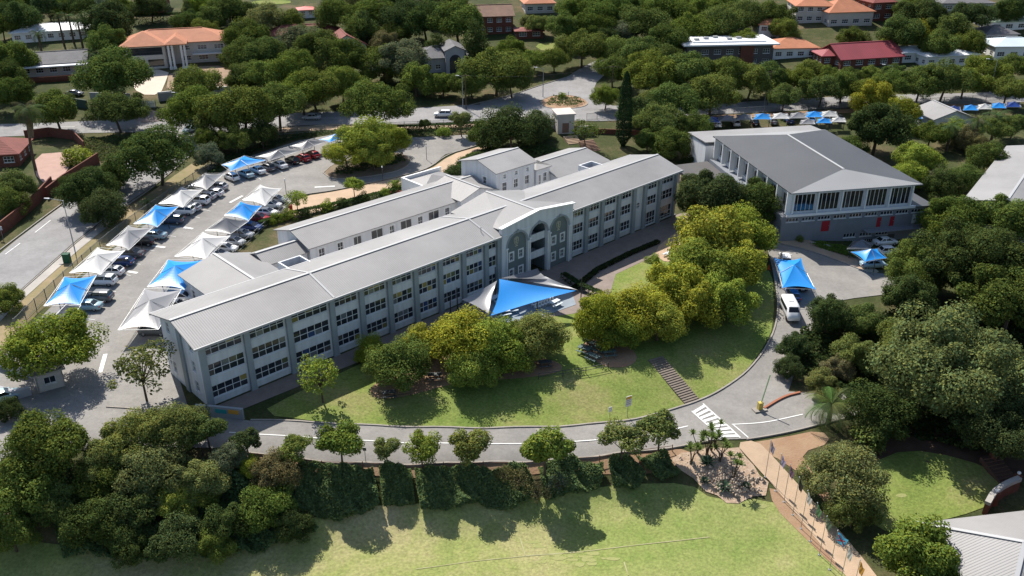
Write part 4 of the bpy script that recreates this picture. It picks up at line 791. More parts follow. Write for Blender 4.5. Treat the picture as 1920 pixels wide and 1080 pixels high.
T('filling the bottom left bank', 'bm,85,835,84 bm,40,920,70 bo,255,820,66 bo,330,800,62 bo,200,860,55 re,190,905,48 ro,290,890,60 rl,325,945,46 rd,250,960,60 ro,380,900,50 rg,430,860,34 rm,385,925,34 rn,520,885,42 ry,470,875,26 rd,420,985,50 rd,180,980,55 re,500,955,50 rd,330,1010,50 xn,480,945,30 rd,245,1018,44 re,400,1018,40 rd,545,985,36 bm,20,1000,50 re,110,950,45')
T('around the left car park entrance', 'bb,95,648,82 po,262,690,62 rd,15,770,26 rm,10,560,34')
T('beside the left-hand street', 'bd,165,352,50 rd,190,395,42 rn,172,370,30 be,293,288,70 re,215,330,30 be,25,350,42 rm,15,380,34 hl,142,294,26 rm,205,352,26 rg,395,293,26 rd,130,345,22')
T('along the upper street at left', 'be,218,205,44 bm,105,205,45 bm,362,205,50 bm,450,208,62 bm,520,195,52 bo,410,225,40 bd,490,250,34 bm,565,170,46 be,440,262,34 be,390,262,30')
T('in the car park island', 'bl,690,258,56 bb,730,262,42 by,650,285,40 bb,700,290,36')
T('beside the drive behind the classroom wing', 'pl,556,372,24 sl,663,345,18 hb,742,350,15 rd,958,245,50 re,915,252,38 rd,1000,240,36 so,865,222,20 sd,796,232,12 hb,832,247,14 pm,1100,245,30')
T('in the gardens below the orange-roofed house', 'be,213,142,60 bm,365,160,44 bm,500,140,38 bm,590,165,46 bm,640,155,40 bm,705,195,56 re,460,145,34 be,460,70,44 re,455,110,34')
T('in the gardens at the upper left', 'dd,207,45,46 bd,40,30,38 re,20,110,40 rd,15,150,34 bd,280,12,30 bd,350,40,30 re,400,35,30 be,430,15,34 bo,500,35,32 bm,380,55,26 be,20,175,36 bd,150,10,30 bd,90,10,30')
T('between the red roofs and arched house', 'rg,560,85,36 de,600,95,50 de,650,112,44 rn,722,85,30 dg,755,112,48 re,680,60,32 be,630,30,38 be,700,25,40 cd,685,60,20 re,720,125,36 be,575,70,30 bm,545,40,26')
T('around the arched house', 'cd,818,95,17 cd,893,92,26 be,860,40,52 bd,800,40,44 bd,760,35,42 bm,930,128,52 bm,885,150,34 be,870,160,30 rm,780,150,36 be,960,150,34 bm,1000,112,26 be,740,60,30 re,830,160,26')
T('around the side road', 'bm,1092,85,42 bm,1040,110,26 bm,1150,95,34 be,1150,130,34 bm,1135,182,26 bm,960,95,28 hl,1055,180,8 bo,1010,45,22 be,1060,50,34 be,1110,50,36')
T('on the slope above the hall', 'be,1200,100,40 bm,1220,140,46 be,1265,190,46 be,1290,135,50 bm,1335,175,48 be,1240,225,42 re,1262,272,36 be,1300,235,34 bo,1225,190,30 re,1215,265,30 be,1360,140,44 bm,1405,150,40 rd,1195,215,30')
T('at the top centre', 'be,1150,25,44 be,1200,45,46 bm,1250,20,42 bm,1300,55,42 be,1250,75,40 be,1350,45,44 be,1400,30,40 bm,1330,15,36 be,1080,15,34 bm,1390,75,30 be,1190,8,30')
T('at the top right', 'be,1450,30,34 bm,1470,55,28 be,1600,72,26 be,1690,60,40 bd,1730,30,40 be,1780,55,38 bd,1820,30,36 bm,1680,72,26 ry,1722,68,26 be,1760,85,34 bm,1820,82,30 bd,1900,20,32')
T('along the far right street', 'be,1470,182,30 be,1540,168,34 bm,1500,150,32 bm,1580,160,34 bm,1625,165,34 be,1670,160,34 bm,1725,155,38 be,1770,150,42 bm,1810,150,36 bm,1850,128,36 bm,1890,165,34 be,1905,125,30 be,1440,145,34 bm,1555,142,22 be,1592,142,20 bm,1632,140,20 be,1676,137,20 bm,1520,130,24')
T('behind the hall', 'dd,1645,240,66 ry,1640,185,36 ry,1690,215,32 bl,1720,300,46 rb,1700,330,34 be,1745,250,36 rb,1790,250,30 rn,1812,262,28 re,1850,300,38 re,1805,335,32 rd,1770,350,34 be,1862,240,36 rn,1835,275,24 be,1900,235,30 re,1590,280,30')
T('in the clipped beds by the building', 'hb,520,410,14 hb,545,405,14 hd,572,402,12 hb,612,388,14 hd,640,380,12 hd,680,372,12 hb,720,362,12 hd,870,305,14 hd,900,295,14 hd,850,320,14 hb,1227,487,13 hb,1497,447,9 hd,1290,300,14')
T('in the ivy on the bank', 'xn,972,902,30 xn,1008,925,30 xn,945,890,24 xg,1045,905,26')
BOX = [(235, 40, 432, 182), (0, 80, 170, 168), (30, 45, 170, 88), (508, 52, 640, 76), (622, 55, 692, 108), (772, 62, 888, 138), (888, 4, 968, 70), (962, 48, 1024, 82), (984, 0, 1042, 26), (556, 8, 598, 38), (250, 0, 320, 26), (1484, 4, 1640, 52), (1628, 0, 1676, 36), (1416, 38, 1462, 86), (1446, 62, 1538, 112), (1272, 64, 1452, 118), (1532, 84, 1698, 134), (1688, 88, 1838, 128), (1848, 78, 1960, 116), (1842, 60, 1908, 82), (1850, 38, 1960, 60), (1764, 8, 1862, 26), (-50, 176, 1060, 262), (880, 108, 1175, 240), (1285, 172, 1960, 240), (470, 0, 548, 10), (1000, 76, 1052, 100), (240, 120, 445, 215)]
COLS = ['left of the grey-roofed house', 'above the orange-roofed house', 'near the long red roof', 'near the arched house', 'near the side road', 'above the cypress', 'near the flat-roofed house', 'near the maroon roof', 'near the far right houses']
have = [(q[2], q[3], q[4]) for L_ in PEND.values() for q in L_ if q[3] < 240]; r2 = random.Random(5)
for _ in range(9000):
    x, y = r2.uniform(0, 1920), r2.uniform(2, 215); r = r2.uniform(22, 42)+y*.05
    if any(x+.75*r > b[0] and x-.75*r < b[2] and y+.75*r > b[1] and y-.55*r < b[3] for b in BOX): continue
    if any(math.hypot(x-a, (y-b)*1.25) < .52*(r+c) for a, b, c in have): continue
    have.append((x, y, r)); tree(('in the higher gardens ' if y < 60 else 'in the lower gardens ')+COLS[min(8, int(x/214))], r2.choice(['broad', 'broad', 'round', 'dense']), r2.choice(['mid', 'deep', 'mid', 'dark', 'olive', 'mid', 'bright', 'grey']), x, y, r)
for x in range(20, 1920, 46):      # low shrubs closing the view under the suburb's trees
    for y in (150, 108, 62, 30):
        X, Y = x+r2.uniform(-20, 20), y+r2.uniform(-14, 14)
        if not any(X+10 > b[0] and X-10 < b[2] and Y+10 > b[1] and Y-8 < b[3] for b in BOX): tree(f'low growth {COLS[min(8, int(X/214))]}, {dict([(150, "lowest"), (108, "second"), (62, "third"), (30, "top")])[y]} tier', 'shrub', r2.choice(['mid', 'deep', 'dark', 'olive', 'brown']), X, Y, r2.uniform(9, 15))
plant_all()
# columnar cypress
cp, ct = hit(1172, 205, 8.5); RS.seed(30); n = 5200; z = RS.uniform(0, 1, n); a = RS.uniform(0, 6.28, n); rr = 1.75*np.minimum(1, (z+.03)*6)*(1-z**2.6)**.6*RS.uniform(.78, 1.08, n)
Pq = np.c_[np.cos(a)*rr, np.sin(a)*rr, z*17]; N = np.c_[np.cos(a), np.sin(a), np.full(n, .5)]+RS.normal(size=(n, 3))*.5; N /= np.linalg.norm(N, axis=1)[:, None]
cy = thing('cypress_tree', 'tall dark columnar cypress behind the school wings', 'tree', (cp[0], cp[1], tz(cp[0], cp[1]))); link('crown', quads_mesh('crown', Pq, N, RS.uniform(.12, .26, n), .6, tones(n), LEAF), cy, color=(.028, .05, .02)); f = MB(); f.tube((0, 0, -.3), (0, 0, 14), .25, .05); f.build('trunk', BARK, cy)
# palms
def palm(label, px, py, h, fr=3.2, nf=22, tone=(.10, .13, .05), lean=0, skirt=False, name='palm_tree'):
    p, t = hit(px, py, h); z = tz(p[0], p[1]); root = thing(name, label, 'palm', (p[0], p[1], z), rnd.uniform(0, 6)); f = MB(); q = (0, 0, -.3)
    for i in range(6): nq = (lean*((i+1)/6)**2, 0, h*(i+1)/6); f.tube(q, nq, .34-.02*i, .32-.02*i, 8); q = nq
    f.build('trunk', BARK, root)
    for k in range(nf):
        a = k*2.399; el = 1.15-1.9*(k/nf); P_, N_ = [], []; f = MB(); n = 16; d = np.array((math.cos(a), math.sin(a), 0)); sd = np.array((-math.sin(a), math.cos(a), 0)); pos = np.array(q); e_ = el; n = 26
        for i in range(n):
            step = fr/n; new = pos+(d*math.cos(e_)+np.array((0, 0, math.sin(e_))))*step; e_ -= 1.7/n
            wl = fr*.26*math.sin(math.pi*min(1, (i+1.5)/(n+1)))+.05
            for s in (-1, 1): f.add([pos, pos*.45+new*.55, pos*.7+new*.3+sd*s*wl+d*.5*wl+np.array((0, 0, -.45*wl))], [(0, 1, 2)])
            f.bar(pos, new, .05, .04); pos = new
        me_ = f.build('frond', LEAFP, root, color=tuple(c*rnd.uniform(.8, 1.25) for c in tone))
    if skirt: f = MB(); f.tube((lean*.5, 0, h*.55), (lean, 0, h*.98), .55, .8, 9); f.build('dead_frond_skirt', mat('dead_frond', (.2, .15, .1), .95, 3, .5), root)
    return root
LEAFP = two_sided('palm_leaf', None, .25, gloss=False)
palm('tall shaggy palm with thick trunk at the left edge', 38, 205, 13, 4.2, 30, (.10, .125, .05), -1.5, True)
palm('palm beside the booms at the road junction', 1560, 758, 3.2, 4.2, 20, (.12, .16, .05))
for i, (x, y, h) in enumerate(((70, 62, 6), (108, 28, 9), (128, 30, 8), (145, 40, 8), (172, 100, 5))): palm(f'feathery palm, {ordinal(i, 5)} of five before the white villa', x, y, h, 3.4, 14, (.07, .10, .04))
for i, (x, y, h) in enumerate(((1785, 235, 6), (1835, 225, 7), (1870, 215, 6))): palm(f'feathery palm, {ordinal(i, 3)} of three around the garden pavilion', x, y, h, 3.8, 16, (.09, .125, .05))
palm('young palm near the second street tree', 276, 378, 1.6, 1.9, 12, (.08, .13, .05))
# aloes and dracaenas in the gravel bed
def rosette(f, c, r, n=22, up=.9):
    for k in range(n):
        a = k*2.399; e_ = up*(1-k/n)+.15; d = np.array((math.cos(a)*math.cos(e_), math.sin(a)*math.cos(e_), math.sin(e_))); s = np.array((-math.sin(a), math.cos(a), 0))*r*.09; c = np.array(c)
        f.add([c-s, c+s, c+d*r*.6+s*.9, c+d*r*.6-s*.9, c+d*r+np.array((0, 0, -.12*r))], [(0, 1, 2, 3), (3, 2, 4)])
for i, (x, y, r) in enumerate(((1326, 870, 1.3), (1357, 918, 1.25), (1399, 915, .8), (1321, 905, .8))):
    p = G(x, y); o = thing('aloe', f'spiky green aloe, {ordinal([0, 2, 3, 1][i] if False else sorted([1326, 1357, 1399, 1321]).index(x), 4)} of four in the gravel bed', 'plant', (*p, tz(*p)+.1), 0, 'aloes in the gravel bed'); f = MB(); rosette(f, (0, 0, .1), r, 34); f.build('leaves', LEAFP, o, color=(.055, .095, .06))
dx = [(1300, 832), (1312, 812), (1330, 815), (1338, 808), (1355, 828), (1380, 862), (1345, 800)]
for i, (x, y) in enumerate(sorted(dx)):
    p, t = hit(x, y, 3.0); z = tz(p[0], p[1]); o = thing('dracaena', f'branching dracaena, {ordinal(i, len(dx))} of those beside the crossing', 'plant', (p[0], p[1], z), rnd.uniform(0, 6), 'dracaenas beside the crossing'); f = MB(); g = MB()
    for k in range(4):
        a = k*1.7+rnd.random(); e1 = (math.cos(a)*.8, math.sin(a)*.8, 2.6+rnd.uniform(-.5, .6)); f.tube((0, 0, -.2), (e1[0]*.3, e1[1]*.3, 1.3), .09, .07, 5); f.tube((e1[0]*.3, e1[1]*.3, 1.3), e1, .06, .04, 5); rosette(g, e1, .75, 26, 1.3)
    f.build('stem', BARK, o); g.build('leaves', LEAFP, o, color=(.13, .18, .05))
# ivy and ground cover on the bank: uncountable, one object
def cover(name, label_, pix, n, hgt, leaf, col, seed, lump=2.2):
    RS.seed(seed); P = np.array([G(*p) for p in pix]); lo, hi = P.min(0), P.max(0); q = RS.uniform(lo, hi, (n*3, 2)); ins = np.zeros(len(q), bool); j = len(P)-1
    for i in range(len(P)):
        c = ((P[i, 1] > q[:, 1]) != (P[j, 1] > q[:, 1])) & (q[:, 0] < (P[j, 0]-P[i, 0])*(q[:, 1]-P[i, 1])/(P[j, 1]-P[i, 1]+1e-12)+P[i, 0]); ins ^= c; j = i
    q = q[ins][:n]; h = (.62+.22*np.sin(q[:, 0]*lump*.55+np.sin(q[:, 1]*1.3))+.2*np.sin(q[:, 1]*lump*.9+q[:, 0]*.7)+.12*np.sin(q[:, 0]*3.7+q[:, 1]*2.9))*hgt*RS.uniform(.5, 1.05, len(q))+.06
    N = RS.normal(size=(len(q), 3))*.55+np.array((0, -.2, .9)); N /= np.linalg.norm(N, axis=1)[:, None]
    o = link(name, quads_mesh(name, np.c_[q, TZ(q)+h], N, RS.uniform(.6, 1.3, len(q))*leaf*.5, .75, tones(len(q), amp=.3), LEAF), color=col); tag(o, label_, kind='stuff'); return o
for i, pg in enumerate(([(545, 880), (600, 880), (700, 884), (712, 955), (640, 985), (560, 960)], [(712, 885), (770, 884), (778, 950), (720, 958)], [(778, 884), (830, 888), (880, 886), (900, 950), (870, 958), (790, 965)], [(880, 888), (985, 886), (1010, 935), (960, 962), (900, 955)], [(1010, 880), (1075, 868), (1130, 880), (1128, 915), (1080, 935), (1020, 940)], [(1140, 872), (1185, 866), (1210, 900), (1190, 926), (1150, 925)], [(1195, 862), (1250, 860), (1275, 895), (1240, 908), (1210, 890)])):
    cover('ivy_bank', 'dense dark ivy covering the bank below the road', pg, [9000, 4500, 8000, 7000, 6000, 3500, 2500][i]*2, 1.5, .28, (.13, .18, .07), 40+i)
cover('ivy_bank', 'dark ivy and undergrowth on the bottom left bank', [(120, 880), (420, 870), (540, 885), (560, 960), (600, 1000), (480, 1045), (300, 1058), (120, 1050), (90, 950)], 42000, 1.6, .28, (.095, .15, .06), 50)
cover('undergrowth', 'low planting in the car park island', [(625, 325), (640, 308), (700, 296), (755, 292), (762, 305), (700, 318), (640, 332)], 5000, .9, .26, (.06, .09, .035), 51)
cover('undergrowth', 'low planting between the car park and upper street', [(440, 290), (520, 262), (640, 243), (800, 246), (905, 242), (905, 250), (780, 256), (640, 248), (560, 262), (470, 290), (400, 330), (380, 320)], 9000, .9, .4, (.05, .075, .03), 52)
cover('undergrowth', 'shrubby growth on the triangle by the left-hand street', [(150, 262), (240, 256), (330, 262), (240, 296), (190, 305), (160, 285)], 6000, .7, .4, (.09, .11, .04), 53)
cover('undergrowth', 'sparse planting on the round garden island', [(1022, 198), (1035, 183), (1080, 184), (1098, 193), (1080, 201)], 900, .8, .4, (.10, .13, .05), 57)
cover('undergrowth', 'bright clipped planting beside the hall path', [(1523, 462), (1545, 456), (1600, 470), (1625, 492), (1580, 480)], 3500, .8, .24, (.13, .20, .035), 54)
cover('undergrowth', 'green shrubs behind the two-storey wing', [(830, 330), (860, 305), (900, 285), (960, 278), (1010, 275), (1050, 285), (1000, 296), (930, 292), (880, 310), (850, 335)], 7000, 1.0, .34, (.07, .11, .035), 55)
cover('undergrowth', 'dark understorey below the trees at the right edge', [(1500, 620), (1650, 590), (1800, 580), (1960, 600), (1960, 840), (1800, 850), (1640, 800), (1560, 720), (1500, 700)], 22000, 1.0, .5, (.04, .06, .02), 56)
# clipped hedges
def hedge(label, pix, wd, h, col, seed):
    RS.seed(seed); w_ = np.array(dens([G(*p) for p in pix], .5, False)); n = int(len(w_)*wd*90); k = RS.randint(0, len(w_), n); off = RS.uniform(-.5, .5, (n, 2)); tt = np.gradient(w_, axis=0)[k]; tt /= np.linalg.norm(tt, axis=1)[:, None]; nn = np.c_[-tt[:, 1], tt[:, 0]]
    q = w_[k]+tt*off[:, :1]*.6+nn*off[:, 1:]*wd; e_ = np.abs(off[:, 1]) > .42; z = np.where(e_, RS.uniform(0, h, n), h*RS.uniform(.9, 1.05, n)); N = RS.normal(size=(n, 3))*.4+np.where(e_[:, None], np.c_[nn*np.sign(off[:, 1:]), np.zeros(n)], np.array((0, 0, 1.0))); N /= np.linalg.norm(N, axis=1)[:, None]
    o = link('clipped_hedge', quads_mesh('clipped_hedge', np.c_[q, TZ(q)+z], N, RS.uniform(.1, .2, n), .7, tones(n), LEAF), color=col); tag(o, label, 'hedge')
    return o
hedge('dark clipped hedge between the patio and lawn', [(1058, 524), (1090, 545), (1128, 560)], 1.2, 1.1, (.04, .065, .025), 60)
hedge('low dark planting strip at the edge of the paved walk', [(1075, 545), (1120, 508), (1180, 478), (1232, 456)], 1.0, .5, (.035, .05, .02), 61)
hedge('trimmed hedge along the drive sidewalk behind the classroom wing', [(490, 425), (560, 405), (640, 388), (720, 368), (800, 345)], 1.3, 1.1, (.06, .095, .03), 62)
hedge('hedge along the fence near the pavement fork', [(860, 325), (880, 300), (930, 284)], 1.5, 1.2, (.08, .12, .035), 63)
hedge('dense roadside hedge along the upper street', [(700, 246), (780, 244), (860, 240), (905, 238)], 1.6, 1.2, (.05, .08, .03), 64)
hedge('tall hedge behind the orange-roofed house', [(250, 46), (340, 42), (430, 44)], 2.5, 3, (.05, .075, .03), 65)
# ------------------------------------------------------------------ cars
def loft(secs, mi=0):
    """closed rings of equal length, capped"""
    f = MB(); k = len(secs[0]); f.add([p for s in secs for p in s], [(i*k+j, i*k+(j+1) % k, (i+1)*k+(j+1) % k, (i+1)*k+j) for i in range(len(secs)-1) for j in range(k)]+[tuple(range(k))[::-1], tuple(range((len(secs)-1)*k, len(secs)*k))], mi); return f
def ring(x, zb, zt, w_):
    return [(x, -w_*.92, zb), (x, -w_, zb+(zt-zb)*.35), (x, -w_*.99, zb+(zt-zb)*.75), (x, -w_*.90, zt), (x, -w_*.45, zt+.03), (x, w_*.45, zt+.03), (x, w_*.90, zt), (x, w_*.99, zb+(zt-zb)*.75), (x, w_, zb+(zt-zb)*.35), (x, w_*.92, zb)]
def make_car(name, prof, cab, w_, wheelx, wr=.32):
    t = thing(name, 'car', 'car')
    loft([ring(x, zb, zt, w_*k) for x, zb, zt, k in prof]).build('body', PAINT, t, smooth=True)
    x0, x1, x2, x3, zb, zr = cab; a, b = w_*.87, w_*.68; f = MB()
    B = [(x0, -a, zb), (x3, -a, zb), (x3, a, zb), (x0, a, zb)]; R_ = [(x1, -b, zr-.05), (x2, -b, zr-.05), (x2, b, zr-.05), (x1, b, zr-.05)]
    f.add(B+R_, [(0, 1, 5, 4), (1, 2, 6, 5), (2, 3, 7, 6), (3, 0, 4, 7), (4, 5, 6, 7)]); f.build('windows', CARGLASS, t)
    f = MB(); n = 5
    for p, q in ((B[0], R_[0]), (B[1], R_[1]), (B[2], R_[2]), (B[3], R_[3])): f.bar(p, q, .09, .07)
    for s in (-1, 1): f.bar(((x1+x2)/2-.1, s*b, zr-.05), ((x0+x3)/2-.15, s*a, zb), .09, .07)
    rr = [[(x1-.06, -b-.03, zr-.07), (x1, -b*.6, zr-.01), (x1, b*.6, zr-.01), (x1-.06, b+.03, zr-.07)], [((x1+x2)/2, -b-.05, zr-.04), ((x1+x2)/2, -b*.6, zr+.03), ((x1+x2)/2, b*.6, zr+.03), ((x1+x2)/2, b+.05, zr-.04)], [(x2+.06, -b-.03, zr-.07), (x2, -b*.6, zr-.01), (x2, b*.6, zr-.01), (x2+.06, b+.03, zr-.07)]]
    g = loft(rr); o = len(f.v); f.v += g.v; f.f += [tuple(i+o for i in q) for q in g.f]; f.m += g.m; f.build('roof_panel', PAINT, t)
    for x in wheelx:
        for s in (-1, 1):
            f = MB(); y = s*(w_-.12); f.tube((x, y-.1, wr), (x, y+.1, wr), wr, n=12); wo_ = f.build('wheel', RUBBER, t); f = MB(); f.tube((x, y+s*.1, wr), (x, y+s*.115, wr), wr*.62, n=10); f.build('rim', STEEL, wo_)
    xf, xr = prof[-1][0], prof[0][0]; zf = prof[-2][2]-.12; zq = prof[1][2]-.18
    for s in (-1, 1):
        f = MB(); f.box(xf-.22, xf-.03, s*w_*.72-.16, s*w_*.72+.16, zf-.1, zf+.05); f.build('headlight', WHITE, t)
        f = MB(); f.box(xr+.0, xr+.16, s*w_*.80-.12, s*w_*.80+.12, zq-.12, zq+.1); f.build('tail_light', mat('tail_red', (.35, .01, .01), .3), t)
        f = MB(); f.box(x3-.35, x3-.15, s*(w_+.09)-.08, s*(w_+.09)+.08, zb-.02, zb+.12); f.build('mirror', PAINT, t)
    f = MB(); f.box(xr-.01, xr+.05, -.26, .26, zq-.35, zq-.2); f.build('number_plate', MARK, t)
    reg(t); return t
HATCH = make_car('hatchback', [(-2.0, .35, .85, .88), (-1.9, .24, .98, .97), (-.6, .2, .98, 1), (.8, .2, .95, 1), (1.5, .22, .88, .97), (1.9, .28, .74, .88), (2.0, .36, .62, .78)], (-1.85, -1.35, .35, 1.15, .93, 1.5), .86, (-1.25, 1.25))
SEDAN = make_car('sedan_car', [(-2.25, .36, .82, .86), (-2.15, .26, .95, .95), (-1.3, .2, .98, 1), (.8, .2, .95, 1), (1.6, .22, .87, .97), (2.1, .28, .74, .88), (2.22, .36, .62, .78)], (-1.55, -.85, .4, 1.2, .93, 1.45), .88, (-1.35, 1.35))
SUV = make_car('utility_car', [(-2.2, .42, 1.0, .9), (-2.12, .32, 1.12, .98), (-.6, .28, 1.12, 1), (.8, .28, 1.1, 1), (1.6, .3, 1.04, .97), (2.1, .36, .9, .9), (2.2, .44, .75, .8)], (-2.1, -1.8, .35, 1.1, 1.08, 1.72), .92, (-1.35, 1.35), .37)
PROTO = dict(h=HATCH, s=SEDAN, u=SUV); USED = set()
def paint(root, col):
    for o in C.objects:
        pass
CARCOL = dict(w=(.78, .78, .77), k=(.012, .012, .014), s=(.42, .43, .45), g=(.12, .125, .13), b=(.02, .05, .16), r=(.30, .015, .02), t=(.30, .42, .46), n=(.05, .07, .11))  # t also puts the blue canopies' tinted light into car colour
CWORD = dict(w='white', k='black', s='silver', g='dark grey', b='dark blue', r='red', t='pale canopy-tinted', n='navy')
KW = dict(h='hatchback', s='sedan', u='sport utility car')
def put_car(kind, col, px, py, head, label, group=None):
    p, _ = hit(px, py, .75); z = tz(p[0], p[1])+.1; src = PROTO[kind]
    if kind in USED:
        o = src.copy(); C.objects.link(o); ch = []
        for c in KIDS[src.name]: clone_child(c, o)
    else: o = src; USED.add(kind)
    o.location = (p[0], p[1], z); o.rotation_euler = (0, 0, head); tag(o, label, 'car', group)
    NEWC.append((o, CARCOL[col])); return o
NEWC = []
def head_of(pa, pb, side_):
    a, b = np.array(G(*pa)), np.array(G(*pb)); d = b-a; return math.atan2(d[1], d[0])+side_*math.pi/2
def row(txt, where, pts, side_, group):
    L_ = [q.split(',') for q in txt.split()]; n = len(L_)
    W3 = ['nearest', 'second', 'third', 'fourth', 'fifth', 'sixth', 'seventh', 'eighth', 'ninth', 'tenth', 'eleventh', 'twelfth', 'thirteenth', 'fourteenth', 'fifteenth', 'sixteenth']
    for i, (k, x, y) in enumerate(L_):
        x, y = float(x), float(y); j = min(range(len(pts)-1), key=lambda j: abs((pts[j][0]+pts[j+1][0])/2-x)); kind, col = k[0], k[1]
        od = 'nearest' if i == 0 else ('farthest' if i == n-1 else W3[i]+' from the front')
        put_car(kind, col, x, y, head_of(pts[j], pts[j+1], side_)+rnd.uniform(-.04, .04), f'{CWORD[col]} {KW[kind]}, {od} {where}', group)
row('st,163,572 ug,184,556 uw,192,526 hw,208,508 hb,228,490 sg,243,474 hk,268,452 st,288,440 un,322,412 uw,343,395 hs,357,388 uw,372,376 hs,386,367 hw,400,361 hs,408,349', 'in the outer carport row', [(150, 590), (210, 530), (275, 470), (350, 405), (420, 355)], 1, 'cars in the outer carport row')
row('hw,434,331 st,461,325 sw,483,318 hg,502,313 sw,524,308 hk,548,300 hr,568,295 hr,586,289', 'in the far carport row', [(425, 340), (480, 325), (540, 308), (600, 292)], 1, 'cars in the far carport row')
row('hg,288,618 hw,330,572 sw,340,556 sw,365,517 hs,408,476 sw,421,464 hs,438,452 ss,452,438 sb,469,424 hr,485,408 sw,499,397 hw,508,383 ss,517,373', 'in the inner carport row', [(310, 600), (365, 530), (420, 475), (470, 430), (530, 370)], -1, 'cars in the inner carport row')
put_car('s', 's', 584, 219, math.pi, 'silver sedan driving left on the upper street'); put_car('u', 'w', 830, 214, math.pi, 'white people carrier driving on the upper street'); put_car('s', 't', 357, 241, -1.9, 'pale sedan waiting at the street junction under trees')
put_car('s', 'g', 140, 174, 0, 'dark car parked below the grey-roofed house'); put_car('s', 't', 3, 742, .6, 'pale blue car cut by the left edge'); 
put_car('h', 'b', 1487, 552, 1.5, 'dark blue car under the blue sail beside the minibus'); put_car('s', 't', 1637, 494, .1, 'teal-tinted car under the small blue sail by the hall'); put_car('s', 'w', 1660, 452, .2, 'white car parked against the hall'); put_car('h', 'w', 1668, 470, .1, 'white hatchback beside the small sails by the hall'); put_car('u', 'w', 1472, 486, 1.4, 'white vehicle behind the blue sail near the hall'); put_car('s', 'k', 1500, 530, 1.5, 'dark car in shade under the right-hand blue sail')
for i, x in enumerate((1345, 1380, 1415, 1450, 1480, 1520, 1548, 1572)): p = 231-(x-1345)*.045; put_car('shs'[i % 3], 'wskgbwsk'[i], x, p, 1.5, f'{CWORD["wskgbwsk"[i]]} car, {ordinal(i, 8)} under the canopies behind the hall', 'cars behind the hall')
for o, cl in NEWC:
    o.color = (*cl, 1)
_by = {}
for o in C.objects:
    if o.parent: _by.setdefault(o.parent.name, []).append(o)
for o, cl in NEWC:
    for c in _by.get(o.name, []): c.color = (*cl, 1)
# white minibus
p, _ = hit(1482, 578, 1.2); mbz = tz(p[0], p[1])+.1; t = thing('minibus', 'white minibus parked below the blue sail', 'minibus', (p[0], p[1], mbz), -1.62)
loft([ring(x, zb, zt, .98*k) for x, zb, zt, k in ((-2.7, .4, 2.05, .93), (-2.6, .3, 2.2, .98), (0, .28, 2.25, 1), (1.5, .28, 2.22, 1), (2.05, .3, 1.5, .98), (2.65, .34, 1.15, .92), (2.75, .45, .8, .85))]).build('body', PAINT, t, smooth=True, color=(.8, .8, .8))
f = MB(); f.poly([(2.12, -.78, 1.5), (2.12, .78, 1.5), (1.6, .7, 2.16), (1.6, -.7, 2.16)]); f.build('windscreen', CARGLASS, t)
for s in (-1, 1): f = MB(); f.box(-2.3, 1.5, s*.985-.02, s*.985+.02, 1.3, 1.95); f.build('side_windows', CARGLASS, t)
f = MB(); f.box(-2.74, -2.64, -.7, .7, 1.35, 1.95); f.build('rear_window', CARGLASS, t)
f = MB(); f.box(-.6, .2, -.4, .4, 2.27, 2.36); f.build('roof_hatch', FLATC, t, color=(.5, .5, .5))
for x in (-1.7, 1.8):
    for s in (-1, 1): f = MB(); f.tube((x, s*.9-.1, .36), (x, s*.9+.1, .36), .36, n=12); f.build('wheel', RUBBER, t)
# ------------------------------------------------------------------ shade canopies
SAILC = dict(b=(.03, .32, .85), w=(.64, .63, .61), g=(.33, .33, .34), d=(.17, .175, .19), n=(.02, .06, .28))
SW = dict(b='blue', w='white', g='grey', d='dark grey', n='dark blue')
def canopy(col, cor, label, group, zc=2.5, rise=1.15, posts=True):
    JT = rnd.uniform(.9, 1.06)
    P = [np.array(hit(*c, zc)[0]) for c in cor]; c = sum(P)/4; z0 = tz(c[0], c[1])
    t = thing('shade_canopy', label, 'canopy', (c[0], c[1], z0), 0, group); n = 12; f = MB(); V = []
    Q = [np.array((p[0]-c[0], p[1]-c[1], p[2]-z0)) for p in P]
    per = [(-1+2*k_/8, -1) for k_ in range(8)]+[(1, -1+2*k_/8) for k_ in range(8)]+[(1-2*k_/8, 1) for k_ in range(8)]+[(-1, 1-2*k_/8) for k_ in range(8)]; n = 9
    for i in range(n+1):
        for pu, pv in per:
            u, v = pu*i/n, pv*i/n; su = u*(1-.16*(1-v*v)*abs(u)**2); sv = v*(1-.16*(1-u*u)*abs(v)**2); a, b = (su+1)/2, (sv+1)/2
            q = Q[0]*(1-a)*(1-b)+Q[1]*(1-a)*b+Q[2]*a*b+Q[3]*a*(1-b); m_ = max(abs(u), abs(v)); V.append(q+np.array((0, 0, rise*(1-m_)**1.3-.12*math.sin(math.pi*m_)*(1-(min(abs(u), abs(v))/max(m_, 1e-6))**2))))
    f.add(V, [(i*32+j, i*32+(j+1) % 32, (i+1)*32+(j+1) % 32, (i+1)*32+j) for i in range(n) for j in range(32)])
    f.build('membrane', CLOTH, t, color=tuple(x*JT for x in SAILC[col]))
    f = MB(); k = [0, 1, 2, 3]
    for a, b in ((0, 1), (1, 2), (2, 3), (3, 0)): f.tube(Q[a], Q[b], .035, n=4)
    f.build('edge_cable', STEEL, t)
    if posts:
        for a, b in ((0, 1), (3, 2)):
            m_ = Q[a]*.5+Q[b]*.5; top = (m_[0]*.9, m_[1]*.9, 2.45); f = MB(); f.tube((top[0], top[1], -.2), top, .07, n=6); f.build('post', DARKST, t)
            f = MB(); f.tube(top, Q[a]*.97, .045, n=5); f.tube(top, Q[b]*.97, .045, n=5); f.tube(top, (0, 0, float(sum(q[2] for q in Q)/4+rise-.08)), .045, n=5); f.build('arm', STEEL, t)
    return t
